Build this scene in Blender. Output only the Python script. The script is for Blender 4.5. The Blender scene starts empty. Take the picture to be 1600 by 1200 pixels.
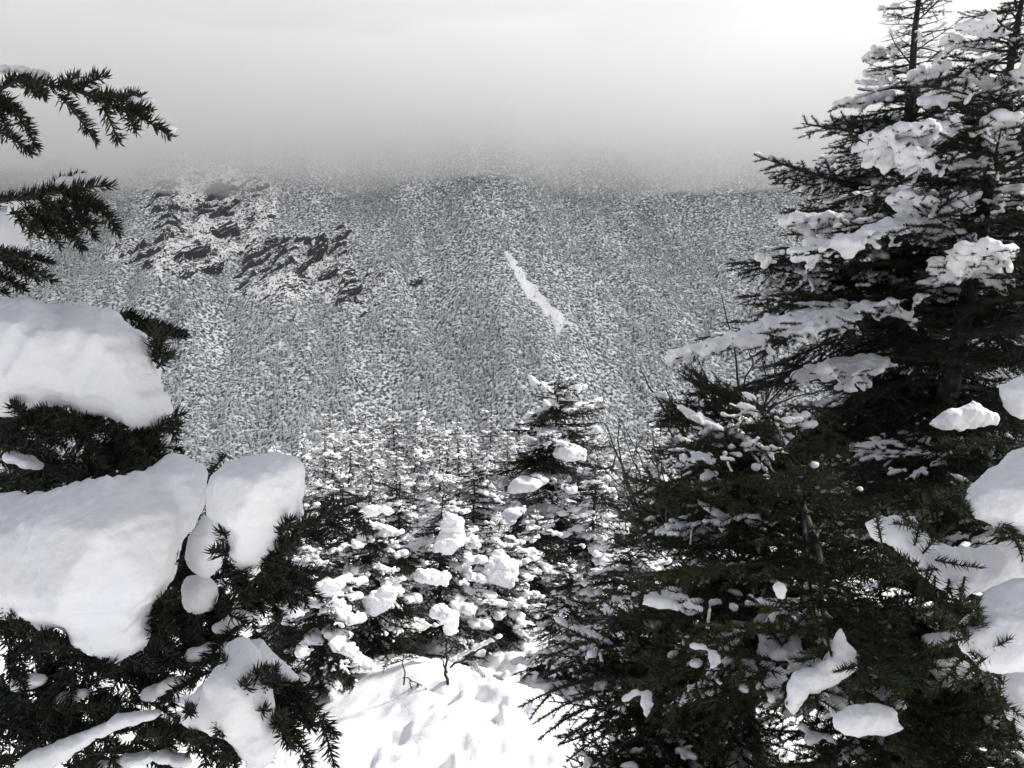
import bpy, math, random
import numpy as np
from mathutils import Vector, Matrix, Euler

R = math.radians
rng = np.random.default_rng(11)
random.seed(11)
scene = bpy.context.scene
COL = scene.collection

# ---- camera
CAM = np.array([0.0, 0.0, 1.75])
F = 1386.0                      # focal length in photograph pixels (1600 wide)
PITCH = R(-1.65)
cd = bpy.data.cameras.new('camera')
cam = bpy.data.objects.new('camera', cd); COL.objects.link(cam)
cam.location = CAM; cam.rotation_euler = (R(90) + PITCH, 0, 0)
cd.sensor_width = 36; cd.lens = 36 * F / 1600
cd.clip_start = 0.02; cd.clip_end = 8000
scene.camera = cam

# ---- light
SUN_EL, SUN_AZ = R(43), R(76)         # azimuth measured from +Y towards +X
w = bpy.data.worlds.new('World'); scene.world = w; w.use_nodes = True
nt = w.node_tree; nt.nodes.clear()
sky = nt.nodes.new('ShaderNodeTexSky'); sky.sky_type = 'NISHITA'; sky.sun_disc = False
sky.sun_elevation = SUN_EL; sky.sun_rotation = SUN_AZ; sky.altitude = 1100
sky.dust_density = 3.0
hs = nt.nodes.new('ShaderNodeHueSaturation'); hs.inputs['Saturation'].default_value = 0.22
mixc = nt.nodes.new('ShaderNodeMix'); mixc.data_type = 'RGBA'; mixc.inputs[0].default_value = 0.55
mixc.inputs[7].default_value = (5.9, 6.2, 7.0, 1)      # even overcast veil
bg = nt.nodes.new('ShaderNodeBackground'); bg.inputs[1].default_value = 0.056
out = nt.nodes.new('ShaderNodeOutputWorld')
nt.links.new(sky.outputs[0], hs.inputs['Color']); nt.links.new(hs.outputs[0], mixc.inputs[6])
nt.links.new(mixc.outputs[2], bg.inputs[0]); nt.links.new(bg.outputs[0], out.inputs[0])
sd = bpy.data.lights.new('sun', 'SUN'); sd.energy = 4.0; sd.angle = R(5); sd.color = (1.0, 0.965, 0.9)
sun = bpy.data.objects.new('sun', sd); COL.objects.link(sun)
dv = Vector((math.sin(SUN_AZ) * math.cos(SUN_EL), math.cos(SUN_AZ) * math.cos(SUN_EL), math.sin(SUN_EL)))
sun.rotation_euler = dv.to_track_quat('Z', 'Y').to_euler()
scene.view_settings.view_transform = 'Standard'; scene.view_settings.look = 'None'
scene.view_settings.gamma = 1.0; scene.view_settings.exposure = 0.70
scene.view_settings.use_curve_mapping = False
scene.cycles.volume_bounces = 3
scene.cycles.max_bounces = 8; scene.cycles.diffuse_bounces = 4
scene.cycles.transparent_max_bounces = 8

# ---- helpers
cp, sp = math.cos(PITCH), math.sin(PITCH)
def P(px, py, d):
    """point that the photograph shows at pixel (px,py), d metres ahead"""
    x = (px - 800) / F * d; v = (600 - py) / F * d
    return np.array([x, d * cp - v * sp, d * sp + v * cp]) + CAM
def project(p):
    q = np.asarray(p, float) - CAM
    f = q[..., 1] * cp + q[..., 2] * sp; v = -q[..., 1] * sp + q[..., 2] * cp
    return 800 + q[..., 0] / f * F, 600 - v / f * F, f

def _h(ix, iy, iz, s):
    n = (ix.astype(np.int64) * 374761393 + iy.astype(np.int64) * 668265263 + iz.astype(np.int64) * 2147483647 + s * 1274126177) & 0xffffffff
    n = ((n ^ (n >> 13)) * 1274126177) & 0xffffffff
    n = ((n ^ (n >> 16)) * 2246822519) & 0xffffffff
    return ((n ^ (n >> 15)) & 0xffffff) / float(0xffffff)
def vnoise(x, y, z=0.0, s=0):
    x = np.asarray(x, float); y = np.asarray(y, float); z = np.zeros_like(x) + z
    ix, iy, iz = np.floor(x), np.floor(y), np.floor(z)
    fx, fy, fz = x - ix, y - iy, z - iz
    fx = fx**3 * (fx * (fx * 6 - 15) + 10); fy = fy**3 * (fy * (fy * 6 - 15) + 10); fz = fz**3 * (fz * (fz * 6 - 15) + 10)
    r = 0
    for a in (0, 1):
        for b in (0, 1):
            for c in (0, 1):
                wgt = (fx if a else 1 - fx) * (fy if b else 1 - fy) * (fz if c else 1 - fz)
                r = r + wgt * _h(ix + a, iy + b, iz + c, s)
    return r * 2 - 1
def fbm(x, y, z=0.0, o=4, s=0, g=0.5):
    r = 0; a = 1.0; f = 1.0; t = 0
    for i in range(o):
        r = r + a * vnoise(x * f + 13.7 * i, y * f - 7.3 * i, z * f if np.ndim(z) or z else 0.0, s + i); t += a; a *= g; f *= 2.03
    return r / t
def smooth(e0, e1, x):
    t = np.clip((x - e0) / (e1 - e0), 0, 1); return t * t * (3 - 2 * t)

def new_mesh(name, verts, faces, mats=None, mat_idx=None, smooth_shade=False):
    """verts (n,3); faces: (m,3) or (m,4) array"""
    me = bpy.data.meshes.new(name)
    verts = np.ascontiguousarray(verts, dtype=np.float32); faces = np.ascontiguousarray(faces, dtype=np.int32)
    k = faces.shape[1]
    me.vertices.add(len(verts)); me.vertices.foreach_set('co', verts.ravel())
    me.loops.add(faces.size); me.loops.foreach_set('vertex_index', faces.ravel())
    me.polygons.add(len(faces)); me.polygons.foreach_set('loop_start', np.arange(0, faces.size, k, dtype=np.int32))
    for m in (mats or []): me.materials.append(m)
    if mat_idx is not None: me.polygons.foreach_set('material_index', np.ascontiguousarray(mat_idx, dtype=np.int32))
    me.polygons.foreach_set('use_smooth', np.full(len(faces), smooth_shade))
    me.update(calc_edges=True); me.validate()
    return me
def link(name, me, parent=None, loc=None, M=None):
    o = bpy.data.objects.new(name, me); COL.objects.link(o)
    if parent is not None: o.parent = parent
    if M is not None: o.matrix_basis = M
    elif loc is not None: o.location = loc
    return o
def tag(o, label=None, cat=None, group=None, kind=None):
    if label: o['label'] = label
    if cat: o['category'] = cat
    if group: o['group'] = group
    if kind: o['kind'] = kind
    return o
def thing(name, loc, label, cat, group=None):
    o = link(name, None, loc=tuple(loc)); o.empty_display_size = 0.1
    return tag(o, label, cat, group)

class Geo:
    """collects triangles"""
    def __init__(s): s.v = []; s.f = []; s.m = []; s.n = 0
    def add(s, v, f, m=0):
        v = np.asarray(v, float); f = np.asarray(f)
        if f.ndim == 2 and f.shape[1] == 4: f = np.concatenate([f[:, [0, 1, 2]], f[:, [0, 2, 3]]])
        s.v.append(v); s.f.append(f + s.n); s.m.append(np.full(len(f), m)); s.n += len(v)
    def mesh(s, name, mats, sm=False):
        return new_mesh(name, np.concatenate(s.v), np.concatenate(s.f), mats, np.concatenate(s.m), sm)

def tube(geo, pts, radii, n=5, m=0, rough=0.0):
    pts = np.asarray(pts, float); k = len(pts)
    t = np.gradient(pts, axis=0); t /= np.linalg.norm(t, axis=1)[:, None] + 1e-9
    ref = np.array([0.31, 0.17, 0.93]) if abs(t[0][2]) < 0.9 else np.array([1.0, 0.1, 0])
    a = np.cross(t, ref); a /= np.linalg.norm(a, axis=1)[:, None]; b = np.cross(t, a)
    th = np.arange(n) / n * 2 * np.pi
    rr = np.asarray(radii, float)[:, None, None] * (1 + rough * rng.normal(size=(k, n, 1)))
    v = pts[:, None, :] + rr * (np.cos(th)[None, :, None] * a[:, None, :] + np.sin(th)[None, :, None] * b[:, None, :])
    i, j = np.meshgrid(np.arange(k - 1), np.arange(n), indexing='ij')
    q = np.stack([i * n + j, i * n + (j + 1) % n, (i + 1) * n + (j + 1) % n, (i + 1) * n + j], -1).reshape(-1, 4)
    geo.add(v.reshape(-1, 3), q, m)
    geo.add(v[-1], [[0, x, x + 1] for x in range(1, n - 1)], m)

def needles(geo, pts, dens, ln, wd, m=0, ang=52, detail=1, up=0.35, taper=True):
    """needles all round a shoot given as polyline pts"""
    pts = np.asarray(pts, float)
    seg = np.diff(pts, axis=0); sl = np.linalg.norm(seg, axis=1); tot = sl.sum()
    n = max(6, int(tot * dens)); s = np.sort(rng.uniform(0, tot, n)); cum = np.concatenate([[0], np.cumsum(sl)])
    i = np.clip(np.searchsorted(cum, s, side='right') - 1, 0, len(seg) - 1)
    f = (s - cum[i]) / sl[i]; base = pts[i] + seg[i] * f[:, None]; t = seg[i] / sl[i][:, None]
    rnd = rng.normal(size=(n, 3)); rnd[:, 2] += up * 1.6
    r = rnd - (rnd * t).sum(1)[:, None] * t; r /= np.linalg.norm(r, axis=1)[:, None] + 1e-9
    A = np.radians(ang + rng.normal(0, 9, n) - (35 * (s / tot)**6))[:, None]
    d = np.cos(A) * t + np.sin(A) * r
    L = (ln * rng.uniform(0.55, 1.15, n) * (1 - 0.35 * (s / tot)**5))[:, None]
    side = np.cross(d, rng.normal(size=(n, 3))); side /= np.linalg.norm(side, axis=1)[:, None] + 1e-9
    if detail == 1:
        v = np.stack([base - side * wd / 2, base + side * wd / 2, base + d * L], 1)
        fc = np.arange(n)[:, None] * 3 + np.array([[0, 1, 2]])
        geo.add(v.reshape(-1, 3), fc, m)
    else:
        u2 = np.cross(d, side); up2 = np.array([0, 0, 1.0]) * L * 0.10
        b = base + d * L * 0.06; mid = base + d * L * 0.6; tip = base + d * L + up2 + t * L * 0.10
        v = np.stack([b - side * wd * .35, b + side * wd * .35, b + u2 * wd * .35, mid - side * wd * .5, mid + side * wd * .5, mid + u2 * wd * .5, tip], 1)
        fl = np.array([[0, 1, 4], [0, 4, 3], [1, 2, 5], [1, 5, 4], [2, 0, 3], [2, 3, 5], [3, 4, 6], [4, 5, 6], [5, 3, 6]])
        geo.add(v.reshape(-1, 3), (np.arange(n)[:, None, None] * 7 + fl[None]).reshape(-1, 3), m)

# icosphere for snow unions
import bmesh
def _ico(sub):
    bm = bmesh.new(); bmesh.ops.create_icosphere(bm, subdivisions=sub, radius=1)
    v = np.array([x.co[:] for x in bm.verts]); f = np.array([[q.index for q in x.verts] for x in bm.faces]); bm.free(); return v, f
ICO1, ICO2 = _ico(1), _ico(2)

def snow_union(name, cen, rad, voxel, mat, noise=0.35, nscale=8.0, sm=2, fine=0.0, seed=0):
    """one closed lump grown from overlapping ellipsoids: voxel union, smoothed, then roughened"""
    cen = np.asarray(cen, float); rad = np.asarray(rad, float)
    if rad.ndim == 1: rad = np.repeat(rad[:, None], 3, 1)
    v, f = ICO2 if len(cen) < 160 else ICO1
    V = (v[None] * rad[:, None, :] + cen[:, None, :]).reshape(-1, 3)
    Fc = (f[None] + np.arange(len(cen))[:, None, None] * len(v)).reshape(-1, 3)
    me = new_mesh('tmp', V, Fc); o = link('tmp', me)
    md = o.modifiers.new('r', 'REMESH'); md.mode = 'VOXEL'; md.voxel_size = voxel; md.use_smooth_shade = True
    ms = o.modifiers.new('s', 'SMOOTH'); ms.factor = 0.5; ms.iterations = sm
    dg = bpy.context.evaluated_depsgraph_get(); ev = o.evaluated_get(dg)
    res = bpy.data.meshes.new_from_object(ev); bpy.data.objects.remove(o); bpy.data.meshes.remove(me)
    n = len(res.vertices); co = np.empty(n * 3, np.float32); res.vertices.foreach_get('co', co); co = co.reshape(-1, 3).astype(float)
    no = np.empty(n * 3, np.float32); res.vertices.foreach_get('normal', no); no = no.reshape(-1, 3)
    rm = np.median(rad)
    dsp = rm * noise * fbm(co[:, 0] * nscale, co[:, 1] * nscale, co[:, 2] * nscale, 3, seed + 5)
    if fine: dsp = dsp + fine * fbm(co[:, 0] * nscale * 7, co[:, 1] * nscale * 7, co[:, 2] * nscale * 7, 3, seed + 9)
    co = co + no * dsp[:, None]
    res.vertices.foreach_set('co', co.astype(np.float32).ravel())
    res.polygons.foreach_set('use_smooth', np.full(len(res.polygons), True))
    res.materials.clear(); res.materials.append(mat); res.name = name; res.update()
    return res

# ---- materials
def mat(name, base, rough=0.6, spec=0.3, build=None):
    m = bpy.data.materials.new(name); m.use_nodes = True; n = m.node_tree; b = n.nodes['Principled BSDF']
    b.inputs['Base Color'].default_value = (*base, 1); b.inputs['Roughness'].default_value = rough
    b.inputs['Specular IOR Level'].default_value = spec
    if build: build(n, b)
    return m
def N(n, t, **k):
    x = n.nodes.new(t)
    for a, b in k.items(): setattr(x, a, b)
    return x
def noise_node(n, scale, detail=4, coord='Object', vec=None):
    t = N(n, 'ShaderNodeTexNoise'); t.inputs['Scale'].default_value = scale; t.inputs['Detail'].default_value = detail
    if vec is None:
        c = N(n, 'ShaderNodeTexCoord'); n.links.new(c.outputs[coord], t.inputs['Vector'])
    else: n.links.new(vec, t.inputs['Vector'])
    return t
def ramp(n, src, stops):
    r = N(n, 'ShaderNodeValToRGB'); e = r.color_ramp.elements
    while len(e) < len(stops): e.new(0.5)
    for x, (p, c) in zip(e, stops): x.position = p; x.color = (*c, 1)
    n.links.new(src, r.inputs[0]); return r

def b_snow(scale, strength, dist=0.004):
    def f(n, b):
        t = noise_node(n, scale, 6); bu = N(n, 'ShaderNodeBump'); bu.inputs['Strength'].default_value = strength; bu.inputs['Distance'].default_value = dist
        n.links.new(t.outputs[0], bu.inputs['Height']); n.links.new(bu.outputs[0], b.inputs['Normal'])
        t2 = noise_node(n, scale * 0.12, 3)
        r = ramp(n, t2.outputs[0], [(0.3, (0.80, 0.82, 0.87)), (0.7, (0.88, 0.87, 0.87))])
        n.links.new(r.outputs[0], b.inputs['Base Color'])
    return f
M_SNOW = mat('snow clump', (.86, .86, .88), .65, .15, b_snow(90, .7, .003))
M_SNOWG = mat('snow ground', (.86, .86, .88), .7, .15, b_snow(45, .6, .006))
M_SNOWM = mat('snow on boughs', (.86, .86, .88), .7, .1, b_snow(60, .8, .006))
def b_needle(c1, c2, c3):
    def f(n, b):
        g = N(n, 'ShaderNodeNewGeometry'); oi = N(n, 'ShaderNodeObjectInfo')
        a = N(n, 'ShaderNodeMath', operation='MULTIPLY_ADD'); n.links.new(g.outputs['Random Per Island'], a.inputs[0]); a.inputs[1].default_value = 0.65
        k = N(n, 'ShaderNodeMath', operation='MULTIPLY'); n.links.new(oi.outputs['Random'], k.inputs[0]); k.inputs[1].default_value = 0.35
        n.links.new(k.outputs[0], a.inputs[2])
        r = ramp(n, a.outputs[0], [(0.0, c1), (0.55, c2), (1.0, c3)])
        n.links.new(r.outputs[0], b.inputs['Base Color'])
    return f
M_NEEDLE = mat('spruce needles', (.03, .04, .02), .55, .25, b_needle((.007, .011, .006), (.013, .021, .009), (.036, .040, .016)))
M_FIR = mat('fir needles', (.03, .05, .02), .5, .3, b_needle((.011, .020, .006), (.018, .032, .009), (.100, .092, .028)))
M_RUST = mat('dead rusty needles', (.12, .05, .025), .7, .2, b_needle((.06, .03, .015), (.12, .05, .025), (.18, .09, .05)))
M_FROST = mat('rimed needles', (.3, .32, .33), .8, .1, b_needle((.02, .03, .02), (.16, .18, .18), (.55, .57, .60)))
def b_bark(c1, c2, frost):
    def f(n, b):
        t = noise_node(n, 35, 6); r = ramp(n, t.outputs[0], [(0.35, c1), (0.62, c2), (0.74, frost)])
        n.links.new(r.outputs[0], b.inputs['Base Color'])
        bu = N(n, 'ShaderNodeBump'); bu.inputs['Strength'].default_value = .9; bu.inputs['Distance'].default_value = .004
        v = N(n, 'ShaderNodeTexVoronoi'); v.inputs['Scale'].default_value = 60; c = N(n, 'ShaderNodeTexCoord'); n.links.new(c.outputs['Object'], v.inputs['Vector'])
        n.links.new(v.outputs[0], bu.inputs['Height']); n.links.new(bu.outputs[0], b.inputs['Normal'])
    return f
M_BARK = mat('dark bark', (.05, .045, .04), .85, .15, b_bark((.022, .019, .017), (.06, .052, .045), (.13, .13, .12)))
M_BARKG = mat('grey lichen bark', (.15, .15, .14), .85, .15, b_bark((.05, .045, .04), (.13, .13, .115), (.24, .25, .22)))

def b_far_tree(n, b):
    g = N(n, 'ShaderNodeNewGeometry'); sx = N(n, 'ShaderNodeSeparateXYZ'); n.links.new(g.outputs['Normal'], sx.inputs[0])
    oi = N(n, 'ShaderNodeObjectInfo')
    t = noise_node(n, 2.2, 4, vec=g.outputs['Position'])
    big = noise_node(n, 0.012, 3, vec=g.outputs['Position'])
    ad = N(n, 'ShaderNodeMath', operation='MULTIPLY_ADD'); n.links.new(t.outputs[0], ad.inputs[0]); ad.inputs[1].default_value = 1.5; ad.inputs[2].default_value = -0.82
    a2 = N(n, 'ShaderNodeMath', operation='ADD'); n.links.new(sx.outputs[2], a2.inputs[0]); n.links.new(ad.outputs[0], a2.inputs[1])
    a3 = N(n, 'ShaderNodeMath', operation='MULTIPLY_ADD'); n.links.new(oi.outputs['Random'], a3.inputs[0]); a3.inputs[1].default_value = 0.75; n.links.new(a2.outputs[0], a3.inputs[2])
    a4 = N(n, 'ShaderNodeMath', operation='MULTIPLY_ADD'); n.links.new(big.outputs[0], a4.inputs[0]); a4.inputs[1].default_value = 1.3; n.links.new(a3.outputs[0], a4.inputs[2])
    r = ramp(n, a4.outputs[0], [(0.56, (0.010, 0.014, 0.016)), (0.60, (.16, .19, .20)), (0.66, (.88, .93, .95))])
    n.links.new(r.outputs[0], b.inputs['Base Color'])
M_FAR = mat('far rimed spruce', (.2, .2, .2), .85, .1, b_far_tree)

def b_slope(n, b):
    g = N(n, 'ShaderNodeNewGeometry'); t = noise_node(n, 0.35, 6, vec=g.outputs['Position'])
    r = ramp(n, t.outputs[0], [(0.34, (.03, .03, .035)), (0.47, (.18, .19, .205)), (0.58, (.82, .85, .88))])  # dark stops paint the shade between the far trees into the floor
    n.links.new(r.outputs[0], b.inputs['Base Color'])
M_SLOPE = mat('snowy floor with painted shade', (.7, .7, .7), .8, .1, b_slope)
def b_cliff(n, b):
    g = N(n, 'ShaderNodeNewGeometry'); sx = N(n, 'ShaderNodeSeparateXYZ'); n.links.new(g.outputs['Normal'], sx.inputs[0])
    t = noise_node(n, 0.5, 6, vec=g.outputs['Position'])
    a = N(n, 'ShaderNodeMath', operation='MULTIPLY_ADD'); n.links.new(t.outputs[0], a.inputs[0]); a.inputs[1].default_value = .55; n.links.new(sx.outputs[2], a.inputs[2])
    r = ramp(n, a.outputs[0], [(0.55, (.018, .018, .02)), (0.77, (.06, .06, .065)), (0.81, (.88, .88, .90))])
    n.links.new(r.outputs[0], b.inputs['Base Color'])
M_CLIFF = mat('rock and ledge snow', (.1, .1, .1), .85, .1, b_cliff)

# ---- terrain
def slope_h(x, y):
    """the mountain side across the ravine"""
    u = y - 640 - 0.10 * np.abs(x) - 18 * np.sin(x / 170.0 + 0.6)
    z = -112 + np.where(u > 0, 0.76 * u, 0) + np.where(u <= 0, 0.02 * u, 0)
    z = np.where(z > 360, 360 + (z - 360) * .10, z)
    gul = fbm(x / 95.0 + y / 900, y / 420.0, 0.0, 4, 3) * 30 + fbm((x + .25 * y) / 34.0, y / 150.0, 0.0, 3, 8) * 13
    # the gully that the slide track follows, and the spur left of it
    cx = 62 - (y - 850) * 0.16
    gul = gul - 16 * np.exp(-((x - cx - 22) / 34)**2) + 12 * np.exp(-((x - cx + 40) / 55)**2)
    return z + gul * smooth(-60, 90, u)
def near_h(x, y):
    z = -0.14 * np.clip(y, -20, 60) - 0.55 * np.clip(y - 44, 0, 400) - 0.05 * np.clip(-x - 4, 0, 30) * smooth(8, 30, y)
    z = z + 0.10 * fbm(x / 2.4, y / 2.4, 0.0, 3, 21) + 0.5 * fbm(x / 14, y / 14, 0.0, 2, 22) * smooth(9, 25, y)
    return z
def ground_h(x, y):
    x = np.asarray(x, float); y = np.asarray(y, float)
    k = smooth(180, 420, y)
    return near_h(x, y) * (1 - k) + np.maximum(slope_h(x, y), -160) * k if np.ndim(x) else float((near_h(x, y) * (1 - k) + slope_h(x, y) * k))

def grid_mesh(name, X, Y, Z, mats, sm=True, mi=None):
    ny, nx = X.shape; v = np.stack([X, Y, Z], -1).reshape(-1, 3)
    i, j = np.meshgrid(np.arange(ny - 1), np.arange(nx - 1), indexing='ij')
    q = np.stack([i * nx + j, i * nx + j + 1, (i + 1) * nx + j + 1, (i + 1) * nx + j], -1).reshape(-1, 4)
    return new_mesh(name, v, q, mats, mi, sm)

# valley + mountain in one sheet
ys = np.concatenate([np.linspace(-30, 60, 60), np.linspace(64, 600, 90), np.linspace(604, 1500, 260)])
xs = np.linspace(-1, 1, 380); xs = np.sign(xs) * np.abs(xs)**1.15 * 950
X, Y = np.meshgrid(xs, ys)
Z = ground_h(X, Y) - 0.35 * smooth(60, 50, Y)
tag(link('mountain_slope', grid_mesh('mountain_slope', X, Y, Z, [M_SLOPE])), 'steep forested mountain side rising into the cloud', kind='structure')

# nearby snow
HUMPS = [  # px, py on the ground, radius m, height m
    (640, 1100, 0.62, 0.34), (560, 1060, 0.5, 0.20), (745, 1150, 0.55, 0.20), (830, 1165, 0.35, 0.14), (690, 1185, 0.4, 0.12),
    (540, 1185, 0.3, 0.13), (880, 1040, 0.5, 0.12), (800, 1010, 0.6, 0.18)]
def hit_ground(px, py, h=None):
    h = h or (lambda a, b: float(near_h(np.array([a]), np.array([b]))[0]))
    lo = None; prev = None
    for d in np.concatenate([np.arange(1.0, 60, 0.05)]):
        p = P(px, py, d)
        if p[2] <= h(p[0], p[1]): return p
    return p
HP = [(hit_ground(a, b), r, hh) for a, b, r, hh in HUMPS]
def fine_h(x, y):
    z = near_h(x, y)
    for (p, r, hh) in HP:
        wx = x + 0.10 * fbm(x * 2, y * 2, 0.0, 2, 31); d2 = ((wx - p[0])**2 + ((y - p[1]) * 0.9)**2) / r**2
        z = z + hh * np.exp(-d2**1.3)
    # trodden, crumbly track in the middle
    pc = hit_ground(790, 1175)
    tr = np.exp(-(((x - pc[0] - (y - pc[1]) * 0.12) / 0.75)**2)**1.5) * smooth(11, 8, y)
    l = np.abs(fbm(x * 2.6, y * 2.2, 0.0, 3, 41)); z = z + tr * (0.10 * smooth(0.03, 0.30, l) - 0.04) + tr * .025 * smooth(.0, .3, np.abs(fbm(x * 6, y * 6, 0.0, 2, 43)))
    z = z + tr * 0.03 * fbm(x * 9, y * 14, 0.0, 3, 44)
    return z + 0.02 * fbm(x * 3.3, y * 3.3, 0.0, 3, 47) + 0.006 * fbm(x * 13, y * 13, 0.0, 2, 48)
ys = np.concatenate([np.linspace(-3, 3, 30), np.linspace(3.05, 11, 330), np.linspace(11.2, 55, 150)])
xs = np.concatenate([np.linspace(-45, -4.2, 60), np.linspace(-4, 4, 340), np.linspace(4.2, 45, 60)])
X, Y = np.meshgrid(xs, ys)
tag(link('snow_ground', grid_mesh('snow_ground', X, Y, fine_h(X, Y), [M_SNOWG])), 'deep trodden snow between the trees', kind='structure')
def gz(x, y): return float(fine_h(np.array([x]), np.array([y]))[0])

# ---- cliffs on the far slope
def in_poly(x, y, poly):
    poly = np.asarray(poly, float); c = np.zeros(np.shape(x), bool); j = len(poly) - 1
    for i in range(len(poly)):
        xi, yi = poly[i]; xj, yj = poly[j]
        c ^= ((yi > y) != (yj > y)) & (x < (xj - xi) * (y - yi) / (yj - yi + 1e-12) + xi); j = i
    return c
def poly_dist(x, y, poly):
    poly = np.asarray(poly, float); d = np.full(np.shape(x), 1e9)
    for i in range(len(poly)):
        a = poly[i]; b = poly[(i + 1) % len(poly)]; ab = b - a
        t = np.clip(((x - a[0]) * ab[0] + (y - a[1]) * ab[1]) / (ab @ ab + 1e-12), 0, 1)
        d = np.minimum(d, np.hypot(x - a[0] - t * ab[0], y - a[1] - t * ab[1]))
    return np.where(in_poly(x, y, poly), d, -d)
SLIDE = [(784, 386), (798, 401), (820, 430), (842, 453), (862, 478), (900, 512), (882, 507), (876, 524), (864, 501), (844, 480), (829, 467), (808, 437), (791, 406)]
CLIFFS = [[(215, 300), (290, 262), (375, 262), (440, 300), (432, 345), (395, 390), (330, 432), (250, 430), (160, 405), (175, 372), (235, 370)],
          [(385, 385), (440, 365), (505, 372), (550, 350), (545, 385), (570, 420), (610, 430), (590, 470), (560, 490), (505, 468), (450, 470), (375, 470), (365, 435)]]
def slope_point(px, py):
    ds = np.arange(560, 1500, 2.0)
    pts = np.array([P(px, py, d) for d in ds]); h = slope_h(pts[:, 0], pts[:, 1])
    k = np.argmax(pts[:, 2] <= h); return pts[k]
def tri_fill(pts2, n): pass

for ci, poly in enumerate(CLIFFS):
    poly = np.array(poly, float); x0, y0 = poly.min(0) - 14; x1, y1 = poly.max(0) + 14
    nx, ny = int((x1 - x0) / 1.5), int((y1 - y0) / 1.5)
    # world footprint of the cliff, found through the slope itself
    gx, gy = np.meshgrid(np.linspace(x0, x1, 18), np.linspace(y1, y0, 14))
    W = np.array([[slope_point(a, b) for a, b in zip(r1, r2)] for r1, r2 in zip(gx, gy)])
    wx0, wx1, wy0, wy1 = W[..., 0].min(), W[..., 0].max(), W[..., 1].min(), W[..., 1].max()
    X, Y = np.meshgrid(np.arange(wx0, wx1, 0.75), np.arange(wy0, wy1, 0.75))
    Z = slope_h(X, Y)
    a, b, _ = project(np.stack([X, Y, Z], -1)); dist = poly_dist(a, b, poly) + 16 * fbm(X / 18, Y / 18, 0.0, 3, 60)
    m = smooth(-6, 12, dist)
    # ledges run up to the right, as on the mountain
    ca, sa = math.cos(R(38)), math.sin(R(38)); U = X * ca + Y * sa * 0.8; V = -X * sa + Y * ca
    def steps(V_, w, sd):
        st = V_ / w; fr = st - np.floor(st); return (np.floor(st) + smooth(0.55, 0.85, fr)) * w - V_
    V2 = V + 16 * fbm(U / 34, V / 30, 0.0, 4, 63); amp = smooth(-0.15, 0.35, fbm(X / 24, Y / 28, 0.0, 4, 66)); amp2 = smooth(-0.1, 0.4, fbm(X / 11, Y / 13, 0.0, 3, 67))
    cell = np.abs(fbm(U / 17, V / 10, 0.0, 5, 70, .62))
    rough = 13.0 * (0.28 - cell) * 1.0 * amp + 3.4 * fbm(X / 6, Y / 6, 0.0, 5, 72, .62)
    Z = Z - 1.6 + m * (2.4 + steps(V2, 17.0, 0) * 1.05 * amp + steps(V2 + 9 * fbm(U / 12, V / 12, 0.0, 3, 74), 5.5, 1) * .7 * amp2 + rough)
    me = grid_mesh('rocky_cliff', X, Y, Z, [M_CLIFF], sm=False)
    # trim everything outside the crag
    bm = bmesh.new(); bm.from_mesh(me); md = m.ravel()
    bm.verts.ensure_lookup_table(); bmesh.ops.delete(bm, geom=[bm.verts[i] for i in np.nonzero(md < 0.02)[0]], context='VERTS'); bm.to_mesh(me); bm.free()
    o = link('rocky_cliff', me)
    tag(o, ['broken snowy cliff on the upper left of the far slope', 'lower band of dark rock ledges right of the upper cliff'][ci], 'cliff', 'cliffs on the far slope')

# boulders and rock faces that stand out one by one
ROCKS = [(343, 305, 17, 11, 'grey rounded rock face high in the snowy gully of the far slope'),
         (348, 368, 26, 13, 'black crag above the middle of the upper cliff'),
         (300, 398, 26, 10, 'long dark ledge at the foot of the upper cliff'),
         (330, 424, 20, 8, 'low dark rock hump below the upper cliff'),
         (497, 398, 14, 20, 'steep black rib of rock pointing up towards the right'),
         (465, 425, 30, 6, 'thin dark ledge running left from the black rib'),
         (512, 432, 16, 9, 'dark overhang between the rib and the lower ledges'),
         (545, 458, 22, 8, 'lowest dark ledge of the lower cliff band'),
         (424, 380, 10, 8, 'small dark boulder beside the pale gully'),
         (650, 443, 12, 7, 'lone small dark rock right of the cliffs')]
for px, py, hw, hh, lab in ROCKS:
    c = slope_point(px, py); s = np.linalg.norm(c - CAM) / F
    v, f = _ico(4); n = fbm(v[:, 0] * 1.7 + px, v[:, 1] * 1.7, v[:, 2] * 1.7, 4, 5)
    q = np.round(v * 2.2 + 0.5 * n[:, None]) / 2.2
    v = (v * 0.55 + q * 0.45) * (1 + 0.35 * n[:, None]) * np.array([hw * s, hh * s * 1.1, hh * s])
    v = v * np.array([.95, 1, 1.15]); v[:, 2] += v[:, 0] * (0.75 if 'rib' in lab or 'thin' in lab else (.0 if px == 343 else .38)); v[:, 2] += hh * s * .5 * fbm(v[:, 0] / (hh * s), v[:, 1] / (hh * s), 0.0, 3, 7)
    me = new_mesh('rock_outcrop', v, f, [M_CLIFF if px != 343 else mat('grey rock', (.16, .16, .17), .9, .1)])
    o = link('rock_outcrop', me, loc=tuple(c + np.array([0, -hh * s * 0.2, hh * s * 0.1])))
    tag(o, lab, 'rock', 'rocks on the far slope')

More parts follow.
